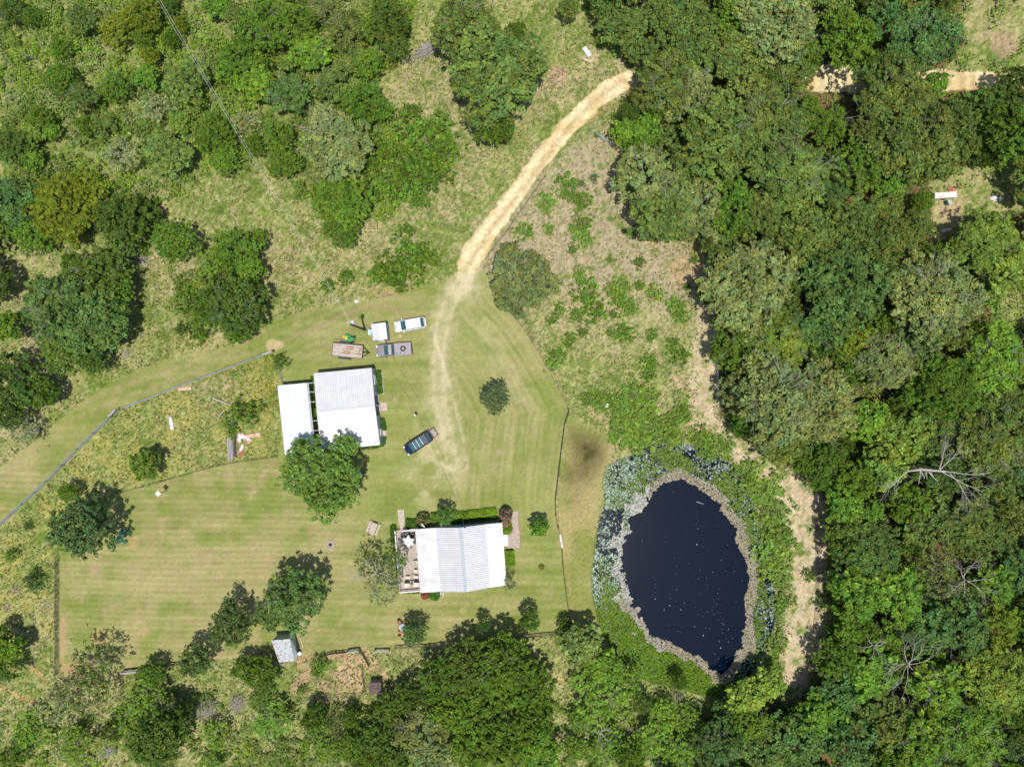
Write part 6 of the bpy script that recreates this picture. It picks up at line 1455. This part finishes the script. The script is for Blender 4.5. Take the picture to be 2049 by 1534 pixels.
    # pale pipe gate
    a, b = W(1193.5, 264, .95), W(1212, 281, .95); m = thing('pale_gate', 'pale blue-green pipe gate at the upper corner of the paddock', 'gate', tuple(Vector((a.x, a.y, 0))))
    PG = M('pale_green_steel', (.40,.52,.50), .4)
    for i in range(5): q = MB(); z = .25+i*.18; q.tube((a.x, a.y, z), (b.x, b.y, z), .04, n=6); bw(q, 'bar', PG, m)
    for u in (0, .5, 1): s = lerp(a, b, u); q = MB(); q.tube((s.x, s.y, .1), (s.x, s.y, 1.0), .045, n=6); bw(q, 'upright', PG, m)
    # lumber, pipes, torn tin
    def stack(px, py, n, L, gap, rz, lab, mat, nm, r=.09, sq=True, cat='timber pile', part='beam', lay=1, jit=.15):
        p = W(px, py, .2); t = thing(nm, lab, cat, (p.x, p.y, 0), rz); LABELS.add(lab); g = random.Random(int(px+py))
        for k in range(lay):
            for i in range(n-k):
                m = MB(); x = (i-(n-k-1)/2)*gap; l_ = L*g.uniform(1-jit, 1); yo = g.uniform(-.2, .2)
                if sq: m.box((x, yo, r+k*2*r), (r*1.8, l_, r*1.8), g.uniform(-.02, .02))
                else: m.tube((x, yo-l_/2, r+k*2*r), (x+g.uniform(-.06, .06), yo+l_/2, r+k*2*r), r, n=8)
                m.build(part, mat, t)
    stack(460, 898, 4, 3.6, .22, .03, 'stack of grey weathered beams lying in the flowery enclosure', GREYW, 'timber_pile', lay=2)
    stack(469.5, 893, 2, 3.3, .2, .02, 'dark pipes lying along the right side of the beam stack', M('dark_blue_pipe', (.03,.04,.08), .4), 'pipes', r=.08, sq=False, cat='pipes', part='pipe')
    stack(473, 889, 1, 3.0, .2, .02, 'single red-brown bar lying right of the dark pipes', M('red_bar', (.45,.16,.10), .7), 'metal_bar', r=.045, cat='metal bar', part='bar')
    stack(463, 847, 3, 1.2, .24, -.1, 'short pale timber offcuts above the beam stack', DEADW, 'timber_offcuts', r=.1, part='offcut', lay=2)
    shrub(461, 868, 9, 'lime', h=.8, label='tuft of lime green weeds growing over the beam stack')
    def sheet(px, py, L, w_, rz, lab, mat=TINR, tip=.0):
        p = W(px, py, .1); m = MB(); n = 8; vs = []; g = random.Random(int(px*3))
        for i in range(n+1):
            for s in (-1, 1): vs.append((L*(i/n-.5), s*w_/2*g.uniform(.75, 1.15), .08+.06*math.sin(i*1.1)+g.uniform(0, .05)))
        vs += [(x, y, z-.03) for x, y, z in vs]; k = 2*(n+1)
        fs = [(2*i, 2*i+2, 2*i+3, 2*i+1) for i in range(n)]+[(k+2*i+1, k+2*i+3, k+2*i+2, k+2*i) for i in range(n)]+[(2*i, k+2*i, k+2*i+2, 2*i+2) for i in range(n)]+[(2*i+1, 2*i+3, k+2*i+3, k+2*i+1) for i in range(n)]+[(0, 1, k+1, k), (k-2, 2*k-2, 2*k-1, k-1)]
        m.add(vs, fs); tag(m.build('metal_sheet', mat, None, loc=(p.x, p.y, 0), rot=(0, 0, rz)), lab, 'metal sheet'); LABELS.add(lab)
    sheet(479, 875, 1.3, .6, 1.5, 'torn pale tin sheet nearest the pipes, standing nearly upright'); sheet(491, 877, 1.9, .85, -.6, 'larger torn tin sheet with rusty tip right of the pipes'); sheet(506, 871, 2.3, .5, .15, 'long rusty pink tin strip pointing right from the scrap heap', M('pink_rust', (.58,.38,.30), .7)); sheet(484, 896, 1.0, .45, 1.1, 'small crumpled tin scrap below the torn sheets')
    sheet(482, 908, .9, .5, 1.0, 'reddish scrap of metal at the lower end of the scrap heap', M('red_scrap', (.42,.12,.10), .8))
    sheet(369, 777.5, 2.0, .45, .08, 'pink and white tin sheet against the mesh fence', M('pinkwhite', (.70,.40,.28), .6, color2=(.75,.73,.70), thr=(.50,.56), scale=.8)); sheet(343, 847, 1.9, .55, 1.75, 'narrow white tin sheet with a rust-red tip in the flowers', M('pinkwhite2', (.72,.72,.70), .6, color2=(.65,.34,.24), thr=(.56,.62), scale=.8))
    sheet(335, 833, .6, .3, .8, 'small pinkish tin scrap above the narrow white sheet', M('pink_rust', (.58,.38,.30), .7))
    m = MB(); m.tube((-1.4, .55, .15), (1.4, -.55, .18), .16, .1, n=7); p = W(445, 804, .2); tag(m.build('log', DEADW, None, loc=(p.x, p.y, 0)), 'pale dead log lying in the flowery enclosure above the beams', 'log')
    m = MB(); m.tube((-.55, -.7, .12), (.5, .7, .14), .14, .1, n=7); p = W(442, 829, .2); tag(m.build('log', DEADW, None, loc=(p.x, p.y, 0)), 'shorter pale log pointing up toward the green bush', 'log')
    m = MB(); m.tube((0, -.9, .1), (.1, .9, .1), .11, .08, n=7); p = W(1075, 172, .1); tag(m.build('log', DEADW, None, loc=(p.x, p.y, 0)), 'pale split log standing beside the big upper oak', 'log')
    # clearing on the right: long white trailer roof and junk
    p = W(1893, 390, 1.4); t = thing('caravan', 'long narrow white trailer with peeling roof in the right-hand clearing', 'trailer', (p.x, p.y, 0), math.radians(4)); 
    MB().box((0, 0, .8), (3.3, .75, 1.1)).build('body', M('off_white_trailer', (.62,.62,.62), .6), t)
    for i in range(4): m = MB(); m.box((-1.25+i*.83, 0, 1.37+.004*(i % 2)), (.82, .84, .05)); m.build('roof_panel', M('peeling_roof', (.78,.76,.72), .6, scale=2.2, color2=(.66,.44,.30), thr=(.54,.64)), t)
    for s in (-1, 1): MB().tube((.3, s*.38, .25), (.3, s*.46, .25), .26, n=12).build('wheel', RUBBER, t)
    p = W(1868, 397, .8); m = MB(); m.box((0, 0, .35), (1.3, .4, .06), .35, rx=.3); m.box((0, 0, .15), (1.0, .3, .3), .35); tag(m.build('leaning_board', GREYW, None, loc=(p.x, p.y, 0)), 'grey panel leaning at the left end of the white trailer', 'panel')
    p = W(1900, 405, .8); t = thing('wheelie_bin', 'teal lidded bin in front of the white trailer', 'bin', (p.x, p.y, 0), .5); BN = M('teal_bin', (.10,.26,.26), .5)
    MB().box((0, 0, .45), (.5, .5, .9), taper=1.1).build('body', BN, t); MB().box((0, 0, .94), (.56, .62, .07)).build('lid', M('pale_teal', (.34,.48,.48), .5), t)
    for s in (-1, 1): MB().tube((s*.2, .28, .1), (s*.28, .28, .1), .1, n=10).build('wheel', RUBBER, t)
    sheet(1894, 461, 1.6, .6, .1, 'white sheet with red edge at the lower end of the clearing', TINR); sheet(1886, 322, 1.5, .45, .25, 'white sheet showing through leaves at the upper end of the clearing', WHITE); sheet(1905, 378, 1.2, .5, .4, 'rusty red sheet just above the white trailer', M('red_scrap', (.42,.12,.10), .8)); sheet(1884, 334, 1.0, .5, -.2, 'pinkish board near the upper white sheet', M('pink_rust', (.58,.38,.30), .7))
yard()

# ------------------------------------------------------------------ fences and gates
def fence(pts, h, spacing, label, wires='wire', name='fence', pm=None, wm=None, rail=False, pr=.05):
    P = [W(a, b, 0) for a, b in pts]; t = thing(name, label, 'fence', (P[0].x, P[0].y, 0)); LABELS.add(label)
    pm = pm or POSTW; wm = wm or GALV
    post = MB().tube((0, 0, -.2), (0, 0, h+.05), pr, n=6).mesh('post', pm); wb = MB(); rb = MB()
    for a, b in zip(P, P[1:]):
        L = (b-a).length; k = max(1, round(L/spacing)); d = (b-a).normalized()
        for i in range(k):
            q = lerp(a, b, i/k)-P[0]; inst('post', post, t, (q.x+random.uniform(-.04, .04), q.y+random.uniform(-.04, .04), random.uniform(-.05, .02)), (random.uniform(-.02, .02), random.uniform(-.02, .02), 0))
        if wires == 'mesh':
            n = int(L/.13)
            for i in range(n):
                s = a+d*(i*L/n); e = s+d*min(h-.05, L-(i*L/n)+.001); zt = .05+(e-s).length
                wb.tube((s.x, s.y, .05), (e.x, e.y, zt), .013, n=3, cap=False); e2 = s; s2 = s+d*(e-s).length
                wb.tube((s2.x, s2.y, .05), (e2.x, e2.y, zt), .013, n=3, cap=False)
        else:
            for z in np.linspace(.15, h-.05, wires if isinstance(wires, int) else 5): wb.tube((a.x, a.y, z), (b.x, b.y, z), .014, n=3, cap=False)
        if rail: rb.tube((a.x, a.y, h), (b.x, b.y, h), .035, n=5)
    q = P[-1]-P[0]; inst('post', post, t, (q.x, q.y, 0))
    bw(wb, 'mesh' if wires == 'mesh' else 'wires', wm, t)
    if rail: bw(rb, 'top_rail', wm, t)
    return t
fence([(549,703),(400,758),(248,817),(240,818)], 1.25, 3.0, 'grey chain mesh fence from the lawn corner down to its bend', 'mesh', rail=True)
fence([(226,833),(160,897),(100,960),(50,1006),(0,1052),(-70,1115)], 1.25, 3.0, 'grey chain mesh fence from the bend to the left edge', 'mesh', rail=True)
fence([(985,592),(1015,620),(1045,655),(1075,702),(1105,755),(1128,798),(1138,820)], 1.1, 3.2, 'thin wire fence between the lawn and the dry paddock', 6, wm=M('rusty_wire', (.2,.15,.12), .8), pr=.035)
fence([(1138,822),(1129,850),(1119,930),(1111,1000),(1112,1030),(1117,1053)], 1.1, 2.8, 'dark wire fence between the lawn and the pond field, upper part', 9, wm=M('dark_wire', (.08,.07,.06), .8), pr=.045)
fence([(1124,1090),(1126,1130),(1133,1190),(1140,1240)], 1.1, 2.8, 'dark wire fence between the lawn and the pond field, lower part', 9, wm=M('dark_wire', (.08,.07,.06), .8), pr=.045)
fence([(1140,1262),(1060,1270),(980,1277),(900,1284),(850,1290),(792,1292)], 1.1, 2.8, 'dark wire fence along the lower lawn behind the house', 9, wm=M('dark_wire', (.08,.07,.06), .8), pr=.045)
fence([(118,1120),(118,1200),(118,1280),(118,1345)], 1.1, 3.4, 'dark wire fence along the left side of the lower lawn', 12, wm=M('dark_wire', (.08,.07,.06), .8), pr=.05)
fence([(248,1344),(248,1385)], 1.1, 1.5, 'short dark fence running down from the wooden gate', 12, wm=M('dark_wire', (.08,.07,.06), .8), pr=.06)
fence([(284,1333),(330,1328),(372,1324)], 1.1, 2.0, 'dark wire fence right of the wooden gate', 12, wm=M('dark_wire', (.08,.07,.06), .8), pr=.05)
fence([(640,1310),(665,1304),(695,1301)], 1.0, 1.4, 'sagging mesh fence above the straw pen', 12, wm=M('dark_wire', (.08,.07,.06), .8), pr=.05)
fence([(722,1298),(728,1306),(740,1328)], 1.0, 1.2, 'short mesh fence slanting between the two small gates', 12, wm=M('dark_wire', (.08,.07,.06), .8), pr=.04)
fence([(725,1330),(731,1378)], 1.0, 1.3, 'wire fence along the right side of the straw pen', 6, wm=M('dark_wire', (.08,.07,.06), .8), pr=.04)
fence([(600,1398),(660,1392),(731,1386)], 1.0, 2.2, 'low wire fence under the straw pen', 5, wm=M('dark_wire', (.08,.07,.06), .8), pr=.04)
fence([(1212,281),(1234,302),(1262,330),(1275,345)], 1.2, 1.8, 'mesh fence from the pale gate down into the wood edge', 'mesh', pm=GREYW)
fence([(1415,522),(1422,560),(1426,640),(1430,700),(1434,770),(1432,800)], 1.25, 2.6, 'mesh fence along the wood on the right side of the paddock', 'mesh', pm=GREYW)
fence([(1631,1003),(1631,1040),(1633,1100),(1634,1160),(1632,1220),(1628,1260)], 1.15, 2.8, 'dark wire fence standing in the sandy trail', 7, wm=M('dark_wire', (.08,.07,.06), .8), pr=.045)
fence([(1090,355),(1050,412),(1010,470),(985,500),(972,520),(985,545)], 1.0, 3.2, 'thin wire fence following the lower side of the dirt road', 4, wm=M('rusty_wire', (.2,.15,.12), .8), pr=.035)
fence([(553,720),(562,742),(566,765)], 1.0, 1.5, 'short wire fence between the mesh fence end and the carport', 5, pm=DEADW, pr=.05)
fence([(245,985),(330,962),(420,936),(470,925),(555,914)], .9, 3.0, 'low wire fence between the flowery enclosure and the left lawn', 4, wm=M('rusty_wire', (.2,.15,.12), .8), pr=.035)
# end braces, gates and plank runs
def plank_run(pts, h, label, n=3, name='plank_fence', mat=None, cat='fence', pw=.2):
    P = [W(a, b, 0) for a, b in pts]; t = thing(name, label, cat, (P[0].x, P[0].y, 0)); LABELS.add(label)
    for a, b in zip(P, P[1:]):
        d = b-a; L = d.length; ang = math.atan2(d.y, d.x); mid = (a+b)/2
        for i in range(n): z = .2+i*(h-.2)/max(1, n-1); m = MB(); m.box((mid.x, mid.y, z), (L, .06, .15), ang); bw(m, 'plank', mat or GREYW, t)
        m = MB(); m.box((mid.x, mid.y, h+.06), (L, pw, .05), ang); bw(m, 'cap_board', mat or GREYW, t)
    for q in P: m = MB(); m.box((q.x, q.y, h/2), (.15, .15, h+.1)); bw(m, 'post', POSTW, t)
    return t
plank_run([(1402,489),(1416,503),(1419,523)], 1.25, 'bent grey plank fence at the edge of the wood', pw=.42)
plank_run([(227,832),(240,819)], 1.25, 'short plank brace at the bend of the mesh fence', pw=.3)
plank_run([(530,711),(549,703)], 1.25, 'pale brace at the upper end of the mesh fence', pw=.22, mat=DEADW)
plank_run([(249,1341),(280,1338)], 1.1, 'wooden field gate at the lower left corner of the lawn', name='wooden_gate', cat='gate')
plank_run([(697,1300),(720,1297)], 1.0, 'small wooden gate above the straw pen, left one of two', name='wooden_gate', cat='gate')
plank_run([(751,1299),(780,1298)], .8, 'small wooden gate frame above the straw pen, right one of two', name='wooden_gate', cat='gate', n=2, pw=.16)
plank_run([(1630,985),(1632,1002)], 1.1, 'short plank brace in the trail below the wood', pw=.25)
a = W(1118, 1052, 0); b = W(1124, 1090, 0)
t = plank_run([(1117,1053),(1119,1064)], 1.1, 'dark brace of the lawn fence above the white gate', pw=.2, mat=POSTW); t = plank_run([(1119.5,1066),(1124,1092)], 1.05, 'narrow white gate in the fence between lawn and pond field', name='white_gate', cat='gate', mat=WHITE, pw=.16)
p = W(1137.5, 820, 0); m = MB(); m.tube((0, 0, -.1), (0, 0, 1.5), .11, .1, n=8); m.box((.1, -.25, .9), (.08, .7, .08)); tag(m.build('corner_post', POSTW, None, loc=(p.x, p.y, 0)), 'dark corner post where the paddock fence meets the pond-side fence', 'post')

# ------------------------------------------------------------------ dead wood and brush piles
brush_pile(262, 505, 2.9, 1.5, -.45, 150, 'large tangled pile of grey dead branches in the left field', DEADW, hh=.9, rad=.035, seed=2)
brush_pile(860, 96, 2.7, 1.1, .55, 110, 'pile of long bleached branches left of the upper oaks', DEADW, hh=.7, rad=.045, seed=3)
brush_pile(818, 118, 1.6, .35, -.3, 16, 'few bleached branches lying at the tail of the branch pile', DEADW, hh=.15, rad=.045, seed=4)
brush_pile(412, 1412, 2.3, 2.2, 1.35, 190, 'pale heap of dead twigs near the lower left trees', DEADW, hh=1.0, rad=.02, seed=5)
brush_pile(475, 1405, 1.9, 1.9, .8, 90, 'second heap of dead grey twigs right of the pale heap', DEADW, hh=1.2, rad=.024, seed=6)
brush_pile(218, 1502, 1.7, 1.0, .4, 90, 'small grey brush heap above the lower left edge', DEADW, hh=.8, rad=.022, seed=7)
brush_pile(252, 706, 1.3, .8, .7, 30, 'scattered dead sticks left of the mown track', DEADW, hh=.3, rad=.025, seed=9)
brush_pile(68, 858, 1.3, 1.3, 1.1, 60, 'tangle of dead grey twigs beside the silvery shrub at left', DEADW, hh=.8, rad=.022, seed=10)
brush_pile(745, 120, 1.5, 1.0, .9, 60, 'bare grey twigs at the right fringe of the thicket', DEADW, hh=.9, rad=.022, seed=11)
brush_pile(745, 165, 1.0, .6, .7, 22, 'small pinkish heap of sticks in the thicket gap', M('pink_sticks', (.46,.32,.27), .9), hh=.3, rad=.03, seed=12)
brush_pile(1270, 1458, 1.6, 1.1, .5, 80, 'pinkish brown brush heap under the trees below the pond', M('pink_sticks', (.46,.32,.27), .9), hh=.6, rad=.022, seed=13)
brush_pile(1352, 1395, 1.3, 1.3, 1.4, 60, 'bare grey bush at the lower shore of the pond', DEADW, hh=1.4, rad=.02, seed=14)
brush_pile(420, 560, 1.2, 1.0, .3, 36, 'few dead grey sticks among bushes in the middle left field', DEADW, hh=.4, rad=.022, seed=15)
brush_pile(964, 1495, 1.8, .6, 1.3, 60, 'dead brown branch hanging among the lower middle trees', M('pink_sticks', (.46,.32,.27), .9), hh=3.5, rad=.028, seed=16)
brush_pile(760, 1470, 1.3, .7, -.6, 40, 'dead branches at the left fringe of the lower middle trees', DEADW, hh=2.0, rad=.025, seed=17)
def bare(px, py, R, h, label, seed, nb=8, rz=0, z=0, rise=.35, depth=3):
    p = W(px, py, h*.8, 0); t = thing('dead_tree', label, 'dead tree', (p.x, p.y, 0), rz); LABELS.add(label)
    mb = branch_mb(seed, h, R, depth, .13, nb, start=.55, rise=rise, wig=.3, kids=(2, 4)); mb.build('branches', DEADW, t); return t
bare(1835, 1335, 4.6, 9.5, 'tall bare dead tree with spreading branches in the lower wood', 201, 9, rise=.25)
bare(1945, 1165, 3.8, 9.5, 'bare dead tree spreading over the wood near the right edge', 202, 8, rise=.25)
bare(1762, 1300, 1.9, 9, 'small bare dead tree top left of the spreading dead tree', 203, 6, rise=.3, depth=2)
bare(750, 1150, 3.3, 9.0, 'bare grey crown rising through the half-dead tree by the deck', 204, 8, rise=.4)
bare(1205, 1470, 1.8, 5, 'bare grey treetop left of the brush heap below the pond', 205, 7, rise=.3, depth=2)
bare(320, 1425, 2.0, 6, 'bare grey branches in the bright tree at lower left', 206, 7, rise=.4, depth=2)
bare(1700, 1160, 1.4, 7, 'small bare tree between the trail and the right wood', 207, 6, rise=.3, depth=2)
def fallen():
    p = W(1850, 943, 7, 0); t = thing('fallen_tree', 'long bleached fallen dead tree lying across the canopy at right', 'dead tree', (p.x, p.y, 0)); LABELS.add('x')
    g = random.Random(9)
    def seg(mb, a, d, L, r, dep):
        n = 5
        for i in range(n):
            b = a+d*L/n; mb.tube(a, b, r, r*.85, n=5, cap=False); r *= .85; a = b
            if dep and i > 0:
                for s in (-1, 1):
                    if g.random() < .8: nd = (d+Vector((-d.y*s, d.x*s, g.uniform(-.2, .3)))*g.uniform(.35, .8)).normalized(); seg(mb, a, nd, L*g.uniform(.35, .55), r*.55, dep-1)
            d = (d+Vector((g.uniform(-.2, .2), g.uniform(-.2, .2), g.uniform(-.08, .08)))).normalized()
    Z = 7.8
    a = W(1843, 939, Z)-p; m = MB(); m.tube(a, W(1893, 943, Z)-p, .17, .13, n=8); m.tube(W(1843,939,Z)-p, Vector((-.5, 0, 3.0)), .24, .26, n=8); m.tube(Vector((-.5, 0, 3.0)), (-.8, 0, -.1), .26, .3, n=8); m.build('trunk', DEADW, t)
    for x, y, dx, dy, L in ((1893,943,1,-.12,6.5),(1885,944,.85,-.45,6.0),(1880,938,.25,.9,3.6),(1880,940,.6,.6,3.6),(1900,947,.8,-.75,5.2)):
        m = MB(); seg(m, W(x, y, Z)-p, Vector((dx, dy, .02)).normalized(), L, .075, 2); m.build('branch', DEADW, t)
    for (x0, y0, x1, y1) in ((1842,943,1838,968),(1844,944,1850,957),(1852,944,1855,958),(1858,944,1876,963),(1862,944,1870,958)):
        m = MB(); m.tube(W(x0, y0, Z)-p, W(x1, y1, Z-1)-p, .09, .05, n=5); m.build('broken_branch', DEADW, t)
    m = MB(); seg(m, W(1815, 943, Z)-p, Vector((-.75, -.62, 0)).normalized(), 3.8, .09, 2); m.tube(W(1815,943,Z)-p, a, .1, .15, n=5); m.build('branch', DEADW, t)
fallen()
